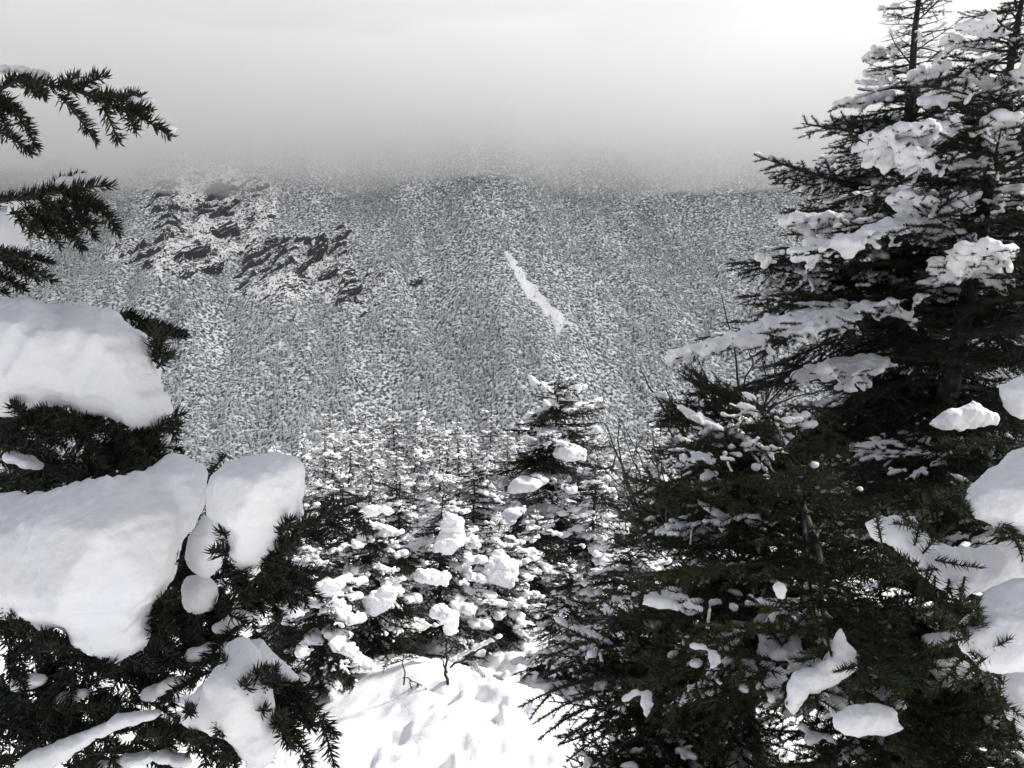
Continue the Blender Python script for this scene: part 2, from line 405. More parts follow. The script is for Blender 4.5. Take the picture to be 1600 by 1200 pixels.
# ---- far forest (one mass, nobody could count it)
def far_tree_mesh(seed, h, r, loose):
    rg = np.random.default_rng(seed); g = Geo()
    tiers = 7
    g.add([[-.12, 0, -1], [.12, 0, -1], [0, .15, -1], [0, 0, h * .9]], [[0, 1, 3], [1, 2, 3], [2, 0, 3]])
    for t in range(tiers):
        z = h * (0.08 + 0.86 * t / tiers); rr = r * (1 - t / tiers)**0.8 * rg.uniform(.75, 1.15); n = 7
        th = rg.uniform(0, 6.28) + np.arange(n) / n * 6.283 + rg.normal(0, .15, n)
        for a in th:
            L = rr * rg.uniform(.6, 1.25); wd = 0.30 * L + .12
            d = np.array([math.cos(a), math.sin(a), 0]); s_ = np.array([-d[1], d[0], 0])
            z0 = z + h * .13
            g.add([np.array([0, 0, z0]), d * L * .6 + s_ * wd + np.array([0, 0, z0 - L * .35]), d * L + np.array([0, 0, z0 - L * rg.uniform(.45, .9)]), d * L * .6 - s_ * wd + np.array([0, 0, z0 - L * .35])],
                  [[0, 1, 2], [0, 2, 3]])
    return g.mesh('far_spruce', [M_FAR])
far_col = bpy.data.collections.new('far_spruce_kinds')
for k, (h, r) in enumerate([(7.6, 1.45), (6.2, 1.4), (9.2, 1.6), (5.2, 1.3), (7.0, 1.75)]):
    o = bpy.data.objects.new('far_spruce', far_tree_mesh(100 + k, h, r, .2)); far_col.objects.link(o)
cand = []
n_try = 190000
x = rng.uniform(-720, 720, n_try); y = rng.uniform(560, 1240, n_try)
z = slope_h(x, y); px, py, dd = project(np.stack([x, y, z], -1))
keep = (px > -60) & (px < 1660) & (py > 150) & (py < 760)
dens = 0.50 + 0.45 * fbm(x / 40, y / 70, 0.0, 3, 80) + .35 * fbm((x + .3 * y) / 16, y / 90, 0.0, 3, 82)
keep &= rng.uniform(0, 1, n_try) < dens
sl = poly_dist(px, py, SLIDE) + 6.5 * fbm(x / 5, y / 8, 0.0, 3, 81); keep &= (sl < -1) | (rng.uniform(0, 1, n_try) < .10 + .5 * smooth(485, 520, py))
for poly in CLIFFS:
    cdist = poly_dist(px, py, poly) + 16 * fbm(x / 18, y / 18, 0.0, 3, 60)
    keep &= (cdist < -2) | (rng.uniform(0, 1, n_try) < 0.09)
# the pale gully running up beside the cliffs
pale = np.abs((px - 395) - (470 - py) * 0.52 + 6 * fbm(y / 20, x / 20, 0.0, 2, 83)) < 9
keep &= ~(pale & (py > 300) & (py < 480) & (rng.uniform(0, 1, n_try) < .85))
streak = np.abs((px - 735) - (py - 262) * .41 + 4 * fbm(y / 15, x / 15, 0.0, 2, 84)) < 3.5
keep &= ~(streak & (py > 262) & (py < 390) & (rng.uniform(0, 1, n_try) < .6))
pos = np.stack([x, y, z - 0.3], -1)[keep]
print('far trees', len(pos))
pm = bpy.data.meshes.new('far_forest'); pm.vertices.add(len(pos)); pm.vertices.foreach_set('co', pos.astype(np.float32).ravel())
at = pm.attributes.new('scl', 'FLOAT', 'POINT'); at.data.foreach_set('value', (rng.uniform(.48, 1.08, len(pos)) * (0.9 + .25 * fbm(pos[:, 0] / 50, pos[:, 1] / 50, 0.0, 2, 90))).astype(np.float32))
at = pm.attributes.new('rot', 'FLOAT_VECTOR', 'POINT'); rv = np.zeros((len(pos), 3), np.float32); rv[:, 2] = rng.uniform(0, 6.28, len(pos)); rv[:, :2] = rng.normal(0, .05, (len(pos), 2)); at.data.foreach_set('vector', rv.ravel())
fo = link('far_forest', pm)
tag(fo, 'snow dusted spruce forest covering the far mountain side', kind='stuff')
ng = bpy.data.node_groups.new('scatter', 'GeometryNodeTree')
ng.interface.new_socket('Geometry', in_out='INPUT', socket_type='NodeSocketGeometry'); ng.interface.new_socket('Geometry', in_out='OUTPUT', socket_type='NodeSocketGeometry')
gi, go = ng.nodes.new('NodeGroupInput'), ng.nodes.new('NodeGroupOutput')
ci = ng.nodes.new('GeometryNodeCollectionInfo'); ci.inputs[0].default_value = far_col; ci.inputs['Separate Children'].default_value = True; ci.inputs['Reset Children'].default_value = True
ip = ng.nodes.new('GeometryNodeInstanceOnPoints'); ip.inputs['Pick Instance'].default_value = True
a1 = ng.nodes.new('GeometryNodeInputNamedAttribute'); a1.data_type = 'FLOAT'; a1.inputs[0].default_value = 'scl'
a2 = ng.nodes.new('GeometryNodeInputNamedAttribute'); a2.data_type = 'FLOAT_VECTOR'; a2.inputs[0].default_value = 'rot'
ng.links.new(gi.outputs[0], ip.inputs['Points']); ng.links.new(ci.outputs[0], ip.inputs['Instance'])
ng.links.new(a1.outputs[0], ip.inputs['Scale']); ng.links.new(a2.outputs[0], ip.inputs['Rotation']); ng.links.new(ip.outputs[0], go.inputs[0])
fm = fo.modifiers.new('scatter', 'NODES'); fm.node_group = ng

# slide track of bare snow
a = np.array(SLIDE, float)
ws = np.array([slope_point(p[0], p[1]) for p in a])
X, Y = np.meshgrid(np.arange(ws[:, 0].min() - 8, ws[:, 0].max() + 8, 1.0), np.arange(ws[:, 1].min() - 12, ws[:, 1].max() + 12, 1.0))
Z = slope_h(X, Y); q1, q2, _ = project(np.stack([X, Y, Z], -1)); dm = poly_dist(q1, q2, SLIDE) + 6.5 * fbm(X / 5, Y / 8, 0.0, 3, 81)
me = grid_mesh('slide_track', X, Y, Z + 0.8 + .6 * fbm(X / 4, Y / 4, 0.0, 3, 92) - 3 * smooth(1, -3, dm), [M_SNOWG])
bm = bmesh.new(); bm.from_mesh(me); bm.verts.ensure_lookup_table(); bmesh.ops.delete(bm, geom=[bm.verts[i] for i in np.nonzero(dm.ravel() < -3)[0]], context='VERTS'); bm.to_mesh(me); bm.free()
tag(link('slide_track', me), 'narrow white avalanche track cut down through the far forest', kind='structure')

# ---- cloud and haze
def volume(name, dens, col, aniso):
    m = bpy.data.materials.new(name); m.use_nodes = True; n = m.node_tree; n.nodes.clear()
    o = N(n, 'ShaderNodeOutputMaterial'); v = N(n, 'ShaderNodeVolumePrincipled')
    v.inputs['Density'].default_value = dens; v.inputs['Color'].default_value = (*col, 1); v.inputs['Anisotropy'].default_value = aniso
    n.links.new(v.outputs[0], o.inputs['Volume']); return m
nx, ny = 90, 50
X, Y = np.meshgrid(np.linspace(-1500, 1500, nx), np.linspace(215, 1480, ny))
Zb = 203 + 32 * fbm(X / 95, Y / 160, 0.0, 4, 95) + 17 * np.exp(-((X + 60) / 260)**2) - 8; Zt = 315 + 78 * smooth(480, 980, Y) + 75 * smooth(960, 1240, Y) - 22 * smooth(-300, 500, X) + 10 * fbm(X / 150, Y / 150, 0.0, 2, 97); Zt = np.maximum(Zt, Zb + 95)
vb = np.stack([X, Y, Zb], -1).reshape(-1, 3); vt = np.stack([X, Y, Zt], -1).reshape(-1, 3)
i, j = np.meshgrid(np.arange(ny - 1), np.arange(nx - 1), indexing='ij')
q = np.stack([i * nx + j, i * nx + j + 1, (i + 1) * nx + j + 1, (i + 1) * nx + j], -1).reshape(-1, 4)
nv = nx * ny; rim = [j for j in range(nx)] + [i * nx + nx - 1 for i in range(1, ny)] + [(ny - 1) * nx + j for j in range(nx - 2, -1, -1)] + [i * nx for i in range(ny - 2, 0, -1)]
sides = np.array([[rim[(k + 1) % len(rim)], rim[k], rim[k] + nv, rim[(k + 1) % len(rim)] + nv] for k in range(len(rim))])
me = new_mesh('cloud', np.concatenate([vb, vt]), np.concatenate([q[:, ::-1], q + nv, sides]), [volume('cloud', 0.0076, (.975, .972, .974), 0.38)])
tag(link('cloud', me), 'grey cloud hiding the top of the mountain', kind='stuff')

hz = np.array([[a, b, c] for a in (-1650, 1650) for b in (-60, 1650) for c in (-175, 620)], float)
me = new_mesh('haze', hz, np.array([[0, 1, 3, 2], [4, 6, 7, 5], [0, 4, 5, 1], [2, 3, 7, 6], [0, 2, 6, 4], [1, 5, 7, 3]]), [volume('haze', 0.00005, (.82, .93, 1.0), 0.2)])
tag(link('haze', me), 'thin pale winter air', kind='stuff')

# ---- branch kinds
def spray(L, seed, style='spruce', fill=1.0):
    """one flat spray: list of shoots (polylines) with radius; +X outward, Z up"""
    rg = np.random.default_rng(seed); shoots = []
    def axis(p, d, ln, n, droop, r):
        pts = [p]; d = d / np.linalg.norm(d)
        for k in range(n):
            t = (k + 1) / n
            d = d + np.array([0, 0, droop * (1 - 1.7 * t)]) / n + rg.normal(0, .05, 3); d /= np.linalg.norm(d)
            pts.append(pts[-1] + d * ln / n)
        return np.array(pts)
    main = axis(np.zeros(3), np.array([1, 0, .10]), L, 8, -0.55, .01)
    shoots.append((main, 0, L))
    gap = 0.028 if style != 'bare' else 0.05; s = 0.12 * L; side = 1
    while s < L * 0.97:
        t = s / L; k = min(int(t * 8), 7); f = t * 8 - k; p = main[k] * (1 - f) + main[k + 1] * f
        dv = main[k + 1] - main[k]; dv /= np.linalg.norm(dv)
        ln = L * 0.52 * (1 - t)**0.75 * min(1, 0.35 + t * 2.2) * rg.uniform(.6, 1.1) + 0.03
        if rg.uniform() < fill:
            A = R(rg.normal(52, 8)) * side; d = np.array([dv[0] * math.cos(A) - dv[1] * math.sin(A), dv[0] * math.sin(A) + dv[1] * math.cos(A), dv[2] * .3 + rg.normal(0, .10)])
            sec = axis(p, d, ln, 4, -0.35, .004); shoots.append((sec, 1, ln))
            s2 = 0.035; sd2 = 1
            while s2 < ln - 0.03 and ln > 0.08:
                t2 = s2 / ln; kk = min(int(t2 * 4), 3); p2 = sec[kk] + (sec[kk + 1] - sec[kk]) * (t2 * 4 - kk)
                d2 = sec[kk + 1] - sec[kk]; d2 /= np.linalg.norm(d2); l3 = min(.09, ln * .42 * (1 - t2) + .02) * rg.uniform(.6, 1.15)
                A = R(rg.normal(48, 8)) * sd2; dd = np.array([d2[0] * math.cos(A) - d2[1] * math.sin(A), d2[0] * math.sin(A) + d2[1] * math.cos(A), d2[2] + rg.normal(0, .14)])
                if rg.uniform() < .30: dd[2] -= rg.uniform(.5, 1.4)
                if rg.uniform() < fill: shoots.append((axis(p2, dd, l3, 2, -.2, .002), 2, l3))
                s2 += 0.030 * rg.uniform(.7, 1.3) * (1.6 if style == 'bare' else 1); sd2 = -sd2
        s += gap * rg.uniform(.7, 1.3); side = -side
    return shoots

class Kind:
    def __init__(s, L, seed, needle_mat, ln=.016, wd=.0024, dens=1150, fill=1.0, style='spruce', heavy=1.0):
        s.L = L; sh = spray(L, seed, style, fill); g = Geo(); rg = np.random.default_rng(seed + 7)
        for pts, lv, l in sh:
            r0 = (.0035 + .008 * L, .0022, .0013)[lv]; tube(g, pts, np.linspace(r0, r0 * .3, len(pts)), 4 if lv else 5, 1)
            p2 = pts if lv else pts[3:]
            if style == 'bare':
                if rg.uniform() < .35: needles(g, p2, dens * .3, ln * .7, wd, 0)
            else: needles(g, p2, dens, ln, wd, 0)
        s.bough = g.mesh('branch', [needle_mat, M_BARK])
        def lumps(th, thick, keep, name, vox, fq=1.0, blanket=False):
            c = []; r = []
            patch = rg.uniform(0, 50)
            Pp = []; LV = []; TT = []
            for pts, lv, l in sh:
                seg = np.linalg.norm(np.diff(pts, axis=0), axis=1).sum(); m = max(2, int(seg / (th * .6)))
                t = (np.arange(m) + .5) / m * (len(pts) - 1); kk = t.astype(int)
                Pp.append(pts[kk] + (pts[np.minimum(kk + 1, len(pts) - 1)] - pts[kk]) * (t - kk)[:, None]); LV.append(np.full(m, lv)); TT.append(t)
            Pp = np.concatenate(Pp); LV = np.concatenate(LV); TT = np.concatenate(TT); q = 3.4 / max(L, .4)
            NZ = fbm(Pp[:, 0] * q * fq + patch, Pp[:, 1] * 6. * fq, 0.0, 2, seed)
            if blanket:
                wnd = (Pp[:, 0] > L * .22) & (Pp[:, 0] < L * 1.0) & (np.abs(Pp[:, 1]) < L * (.08 + .04 * heavy + .13 * np.clip(NZ + .5, 0, 1.2)) * (1.25 - Pp[:, 0] / L)**.6 + .008)
                wnd &= (NZ > -.38); NZ = np.where(wnd, .14 + .3 * NZ - 1.2 * np.abs(Pp[:, 1]) / L * .5, -9)
            kp = (NZ > keep - (.4 if blanket else 0)) & ~((LV == 0) & (TT < 1)); Pp, NZ, LV = Pp[kp], NZ[kp], LV[kp]
            e = np.clip(.62 + (NZ - keep) * 2.4, .45, 1.35) * rg.uniform(.6, 1.35, len(Pp)) * np.where(LV < 2, 1, .72)
            c = list(Pp + np.stack([0 * e, 0 * e, .004 + thick * e * .45], -1)); r = list(np.stack([th * e, th * e, thick * e], -1))
            if len(c) < 3: c += [np.array([L * .5, 0, .02])] * 3; r += [(th, th, thick)] * 3
            return snow_union(name, c, r, vox, M_SNOWM, .6, 30, 1, fine=.003, seed=seed)
        s.snow_heavy = lumps(.019 * heavy, .0155 * heavy**.8, .02, 'snow', .0085 * heavy**.7, 1.6, True)
        s.snow_light = lumps(.0125, .012, .10, 'snow', .0062, 1.2) if style == 'spruce' and needle_mat is not M_FIR else lumps(.0105, .0085, .17, 'snow', .0062, 1.2)
        s.snow_dust = lumps(.0080, .006, -.10, 'snow', .0050, 2.6)

KN = {}
for L in (.25, .4, .6, .85, 1.15):
    for v_ in (0, 1): KN[('spruce', L, v_)] = Kind(L, int(L * 100) + 40 * v_, M_NEEDLE)
for L in (.3, .5, .8):
    for v_ in (0, 1): KN[('fir', L, v_)] = Kind(L, int(L * 100) + 500 + 40 * v_, M_FIR, ln=.019, wd=.0027, dens=1050, fill=.95)
for L in (.4, .6, .85): KN[('mid', L, 0)] = Kind(L, int(L * 100) + 800, M_NEEDLE, wd=.0032, heavy=1.75)
for L in (.25, .4, .6, .85): KN[('frost', L, 0)] = Kind(L, int(L * 100) + 700, M_FROST, heavy=1.5)
KN[('bare', .4, 0)] = Kind(.4, 900, M_NEEDLE, style='bare', fill=.7)
KN[('bare', .6, 0)] = Kind(.6, 901, M_NEEDLE, style='bare', fill=.7)
KN[('rust', .4, 0)] = Kind(.4, 902, M_RUST, fill=.6)
def pick(sp, L):
    ks = [k for k in KN if k[0] == sp]; Ls = sorted({k[1] for k in ks}); b = min(Ls, key=lambda q: abs(math.log(q / L)))
    return KN[random.choice([k for k in ks if k[1] == b])], L / b

def frame(p, az, pitch, roll, s):
    return Matrix.Translation(Vector(p)) @ Matrix.Rotation(az, 4, 'Z') @ Matrix.Rotation(-pitch, 4, 'Y') @ Matrix.Rotation(roll, 4, 'X') @ Matrix.Scale(s, 4)
def add_branch(root, p, az, pitch, L, sp='spruce', snow='light', roll=0.0):
    """p world point; branch and its snow under root (unrotated Empty)"""
    k, s = pick(sp, L); M = Matrix.Translation(-root.location) @ frame(p, az, pitch, roll, s)
    b = link('branch', k.bough, root, M=M)
    if snow: 
        c = link('snow', {'heavy': k.snow_heavy, 'light': k.snow_light, 'dust': k.snow_dust}[snow], b); c['kind'] = 'stuff'
    return b

def interp(pts, t):
    pts = np.asarray(pts, float); k = min(int(t * (len(pts) - 1)), len(pts) - 2); f = t * (len(pts) - 1) - k
    return pts[k] * (1 - f) + pts[k + 1] * f

def trunk_mesh(root, pts, r0, r1, mt=None, n=9):
    pts = np.array([interp(pts, t) for t in np.linspace(0, 1, 22)]); d = np.linspace(0, 1, 22)
    pts = pts + np.stack([vnoise(d * 6, d * 0 + r0 * 99, 0.0, 3), vnoise(d * 6, d * 0 + 4.4, 0.0, 4), d * 0], -1) * r0 * .35
    g = Geo(); tube(g, pts - np.array(root.location), r0 + (r1 - r0) * d**.9, n, 0, .06)
    return link('trunk', g.mesh('trunk', [mt or M_BARK], True), root)

def conifer(name, label, group, trunk, r0, lenf, n, sp='spruce', snowf=None, droop=(-.15, .15), cat='tree', azf=None, t0=.08, barkm=None, t1=1.0):
    """trunk: base -> top points. lenf(t) branch length. snowf() -> snow kind"""
    trunk = np.asarray(trunk, float); root = thing(name, trunk[0], label, cat, group)
    trunk_mesh(root, trunk, r0, r0 * .12, barkm)
    az = random.uniform(0, 6.28)
    for k in range(n):
        t = t0 + (t1 - t0) * (max(0.0, k + random.uniform(-.3, .3)) / n)**.85; t = min(max(t, .01), .995)
        az += 2.4 + random.uniform(-.4, .4); a = azf(az) if azf else az
        L = lenf(t) * random.uniform(.72, 1.15)
        if L < .07: continue
        pit = droop[0] + (droop[1] - droop[0]) * t + random.gauss(0, .18)
        add_branch(root, interp(trunk, t), a, pit, L, sp(t) if callable(sp) else sp, snowf(t, a) if snowf else 'light', random.gauss(0, .15))
    # leader
    b = add_branch(root, interp(trunk, .93), random.uniform(0, 6), 1.35, max(.15, .1 * np.linalg.norm(trunk[-1] - trunk[0])), sp(1) if callable(sp) else sp, 'dust')
    return root

# ---- the spruces in the middle
def spr(px, top, d, height=None, width=None, label='', ex=.55, group='spruces behind the clearing', name='spruce_tree', heavy=.5, n=None, dens=1.0, lean=0):
    tp = P(px, top, d); g0 = gz(tp[0], tp[1]); h = tp[2] - g0
    base = np.array([tp[0] - lean * h, tp[1], g0 - .05]); rad = width or h * .24
    lf = lambda t: rad * (1 - t)**ex * min(1, .6 + t * 2) + .07
    def sf(t, a):
        u = random.random(); return 'heavy' if u < heavy * .52 else ('light' if u < heavy * .52 + .10 else ('dust' if u < heavy * .52 + .18 else None))
    return conifer(name, label, group, [base, (base + tp) / 2 + np.array([random.gauss(0, .02) * h, 0, 0]), tp], .016 * h + .006, lf, n or int((60 + 28 * h) * dens), lambda t: 'frost' if random.random() < .06 else 'mid', sf, (-.75, .10), t0=.05)
MIDT = [
 (872, 594, 11.5, 1.2, 'tall snow laden spruce standing highest in the middle of the picture', .55),
 (692, 772, 7.8, .62, 'dark spruce hung with big snow clods directly behind the little sapling', .75),
 (575, 800, 7.2, .70, 'broad dark spruce with clods of snow left of the clearing', .55),
 (500, 850, 6.6, .55, 'low bushy spruce beside the lone snow clump, left edge of the clearing', .6),
 (780, 815, 8.8, .60, 'spruce with a tall bright snow pillar on its front, right of the sapling', .8),
 (625, 745, 9.6, .60, 'white crusted spruce behind and left of the clod hung spruce', .5),
 (740, 725, 10.8, .60, 'slim spruce between the clod hung spruce and the tallest one', .45),
 (840, 800, 9.4, .55, 'short spruce under the left flank of the tallest spruce', .5),
 (930, 720, 9.8, .60, 'spruce under the right flank of the tallest spruce', .55),
 (520, 735, 10.5, .65, 'whitened spruce right of the round snow clump', .4),
 (450, 760, 8.6, .6, 'spruce half hidden behind the round snow clump', .45),
 (985, 790, 7.4, .6, 'spruce at the left foot of the bare twigs', .5),
 (890, 880, 7.6, .5, 'low dark spruce at the right rim of the clearing', .4),
]
for px, top, d, wd, lab, hv in MIDT:
    spr(px, top, d, width=wd, label=lab, heavy=hv, ex=.42 if px == 872 else .55, group='snow laden spruces round the clearing', dens=1.0)

# back rows: a few kinds of whole tree, each copied with its parts
def back_tree(seed, h):
    random.seed(seed)
    root = thing('spruce_tree', (0, 0, -500), 'x', 'tree'); tr = [np.array([0, 0, -500.]), np.array([random.gauss(0, .05), 0, -500 + h / 2]), np.array([0, 0, -500 + h])]
    trunk_mesh(root, tr, .05, .008)
    az = 0; n = int(27 * h)
    for k in range(n):
        t = .06 + .92 * (k / n)**.9; az += 2.4 + random.uniform(-.5, .5); L = (h * .29 * (1 - t)**.6 + .11) * random.uniform(.7, 1.2)
        add_branch(root, interp(tr, t), az, -.55 + .5 * t + random.gauss(0, .28), L, 'frost' if random.random() < .6 else 'mid', random.choice(['heavy', 'light', 'light', 'dust', 'dust', 'heavy', 'dust', 'light']), random.gauss(0, .2))
    return root
protos = [back_tree(300 + k, h) for k, h in enumerate((3.2, 3.8, 4.4, 3.5))]
_kids = {}
for c in COL.objects:
    if c.parent: _kids.setdefault(c.parent.name, []).append(c)
def kids(o): return _kids.get(o.name, [])
ptree = [(p, [(c, kids(c)) for c in kids(p)]) for p in protos]
def copy_back(k, loc, rz, s):
    p, ch = ptree[k]; r = p.copy(); COL.objects.link(r); r.location = loc; r.rotation_euler = (0, 0, rz); r.scale = (s, s, s)
    for c, gg in ch:
        d = c.copy(); COL.objects.link(d); d.parent = r
        for q_ in gg:
            e = q_.copy(); COL.objects.link(e); e.parent = d
    return r
random.seed(77)
spots = []
tops = [(425, 690), (470, 668), (520, 640), (570, 628), (620, 632), (665, 622), (715, 645), (760, 640), (815, 655), (850, 640), (905, 650), (960, 668), (1010, 655), (1060, 672), (1110, 668)]
for i, (a, b) in enumerate(tops):
    spots.append((a + random.uniform(-8, 8), b + random.uniform(-6, 14), 26 + 8 * random.random()))
    spots.append((a + random.uniform(10, 36), b + random.uniform(12, 34), 20 + 4 * random.random()))
    spots.append((a + random.uniform(-20, 24), b + random.uniform(40, 75), 14.5 + 3 * random.random()))
BL = ['snow plastered spruce in the farthest row, below the far slope, %s', 'frosted spruce in the second farthest row behind the clearing, %s', 'snow crusted spruce in the row just behind the clearing trees, %s']
ORD = ['leftmost'] + [w_ + ' from the left' for w_ in 'second third fourth fifth sixth seventh eighth ninth tenth eleventh twelfth thirteenth fourteenth'.split()] + ['rightmost']
for i, (a, b, d) in enumerate(spots):
    tp = P(a, b, d); g0 = gz(tp[0], tp[1]); h = tp[2] - g0; k = i % 4; hh = (3.2, 3.8, 4.4, 3.5)[k]
    o = copy_back(k, (tp[0], tp[1], g0), random.uniform(0, 6.28), h / hh)
    order = sorted(j for j in range(len(spots)) if j % 3 == i % 3); order.sort(key=lambda j: spots[j][0]); n_ = ORD[order.index(i)]
    tag(o, BL[i % 3] % n_, 'tree', 'rows of frosted spruces behind the clearing')
# wings of the same wood, mostly behind the near trees
LB = ['spruce of the wood on the left, glimpsed below the snow clumps', 'spruce of the wood behind the dark firs on the right']
for i in range(12):
    L_ = i < 5; a = random.uniform(-60, 395) if L_ else random.uniform(1130, 1750); d = random.uniform(11, 30); b = random.uniform(745, 800) - (d - 11) * 1.5 if L_ else random.uniform(670, 760)
    tp = P(a, b, d); g0 = gz(tp[0], tp[1]); k = i % 4; o = copy_back(k, (tp[0], tp[1], g0), random.uniform(0, 6.28), (tp[2] - g0) / (3.2, 3.8, 4.4, 3.5)[k])
    tag(o, LB[0 if L_ else 1], 'tree', 'spruces of the wood to the left' if L_ else 'spruces of the wood to the right')
for p, ch in ptree:
    for c, gg in ch:
        for q_ in gg: bpy.data.objects.remove(q_)
        bpy.data.objects.remove(c)
    bpy.data.objects.remove(p)

# ---- the big spruces on the right
random.seed(5)
def px_len(px, d): return px / F * d
# rear one with the half bare top
tr = [P(1400, 900, 3.7), P(1412, 560, 3.6), P(1422, 200, 3.5), P(1434, -60, 3.45)]
def lf1(t):   # t from base (0) to top (1); py goes 900 -> -60
    y = 900 - 960 * t; x_edge = np.interp(y, [-60, 0, 100, 200, 300, 400, 520, 700, 900], [40, 50, 72, 112, 205, 265, 300, 330, 330]); return px_len(x_edge, 3.6)
def sp1(t): return 'bare' if 900 - 960 * t < 190 and random.random() < .55 else 'spruce'
conifer('spruce_tree', 'tall spruce with a half bare, twiggy top left of the nearest trunk on the right', 'big spruces on the right', tr, .050, lf1, 165, sp1,
        lambda t, a: (random.choice(['heavy', 'light', 'dust', None, None, None, None, None]) if 900 - 960 * t < 520 or random.random() < .2 else None) if 900 - 960 * t > 170 else random.choice(['light', None, None]), (-.25, .15), t0=.10, barkm=M_BARK)
# nearer one, trunk leaning right
tr2 = [P(1430, 900, 3.15), P(1480, 640, 3.05), P(1530, 400, 2.95), P(1560, 200, 2.85), P(1600, -60, 2.8)]
def lf2(t):
    y = 900 - 960 * t; return px_len(np.interp(y, [-60, 0, 100, 200, 330, 480, 640, 900], [30, 75, 105, 150, 190, 260, 250, 260]), 2.95)
conifer('spruce_tree', 'dark spruce with a bent black trunk at the right edge of the picture', 'big spruces on the right', tr2, .046, lf2, 125, 'spruce',
        lambda t, a: random.choice(['heavy', 'dust', None, None, None, None, None]) if 900 - 960 * t < 500 or random.random() < .2 else None, (-.2, .2), t0=.12, barkm=M_BARK)
# branches that can be told apart, on the first tree
big = [o for o in COL.objects if o.get('group') == 'big spruces on the right']
def hero(root, a, b, da, db, sp='spruce', snow='heavy', roll=0.0):
    p, q_ = P(*a, da), P(*b, db); v = q_ - p; L = np.linalg.norm(v)
    return add_branch(root, p, math.atan2(v[1], v[0]), math.asin(v[2] / L) + .10, L, sp, snow, roll)
for a, b, da, db, sn in [((1440, 470), (1052, 572), 3.1, 2.7, 'heavy'), ((1400, 400), (1148, 412), 3.4, 3.1, 'light'), ((1420, 300), (1212, 316), 3.5, 3.3, 'light'),
                 ((1420, 360), (1225, 395), 3.4, 3.1, 'heavy'), ((1440, 560), (1180, 615), 3.0, 2.7, 'heavy'), ((1420, 440), (1150, 480), 3.4, 3.3, 'dust'),
                 ((1560, 280), (1330, 300), 2.9, 2.6, 'heavy'), ((1540, 330), (1260, 400), 3.0, 2.6, 'heavy'), ((1590, 90), (1470, 118), 2.8, 2.7, 'light'),
                 ((1590, 75), (1508, 60), 2.8, 2.7, 'light'), ((1570, 160), (1460, 165), 2.8, 2.6, 'light'), ((1560, 210), (1390, 250), 2.8, 2.6, 'heavy')]:
    hero(big[0] if a[0] < 1500 else big[1], a, b, da, db, 'spruce', sn)

random.seed(31)
rb = np.array([2.75, 1.75, gz(2.75, 1.75)])  # unseen spruce, added and given a high crown to shade the left clumps
conifer('spruce_tree', 'unseen tall spruce added outside the right edge, its high crown shading the left clumps', 'big spruces on the right', [rb, rb + [0.03, .02, 3.2], rb + [0, 0, 7.4]], .08, lambda t: 1.45 * (1 - t)**.35 + .1, 150,
        'spruce', lambda t, a: random.choice(['heavy', 'light', None, None]), (-.35, .2), t0=.50)

# ---- dark firs lower right
random.seed(9)
def fir(label, tr, r0, lenf, n, azr, bark=M_BARKG, sp='fir', pr=(-.5, .35)):
    root = thing('fir_tree', tr[0], label, 'tree', 'dark firs in the lower right'); trunk_mesh(root, tr, r0, r0 * .4, bark)
    for k in range(n):
        t = (k + random.random()) / n; a = R(random.uniform(*azr)); L = lenf(t) * random.uniform(.65, 1.15)
        ru = random.random() < .03
        add_branch(root, interp(tr, t), a, random.uniform(*pr), L * (.5 if ru else 1), 'rust' if ru else sp, random.choice(['light', 'dust', 'dust'] if random.random() < .30 else [None]), random.gauss(0, .35))
    return root
fir('dark green fir filling the lower right, with the grey slanting trunk', [P(1500, 1240, 2.02), P(1385, 1050, 2.07), P(1300, 930, 2.14), P(1235, 740, 2.34), P(1190, 640, 2.5)], .021, lambda t: .68 - .3 * t, 92, (60, 290))
fir('green fir leaning left over the right side of the clearing', [P(1210, 1290, 2.5), P(1150, 1050, 2.7), P(1095, 880, 2.9), P(1100, 760, 3.0)], .022, lambda t: .60 - .34 * t, 74, (90, 300))
fir('loose fir bush whose finger like twigs hang over the clearing snow', [P(1160, 1330, 2.3), P(1070, 1150, 2.5), P(1030, 1000, 2.8)], .016, lambda t: .50 - .18 * t, 48, (110, 290))
fir('shaded fir behind the snow clumps at the right edge', [P(1620, 1300, 2.1), P(1560, 1000, 2.4), P(1540, 700, 2.7)], .03, lambda t: .60 - .15 * t, 60, (90, 280))

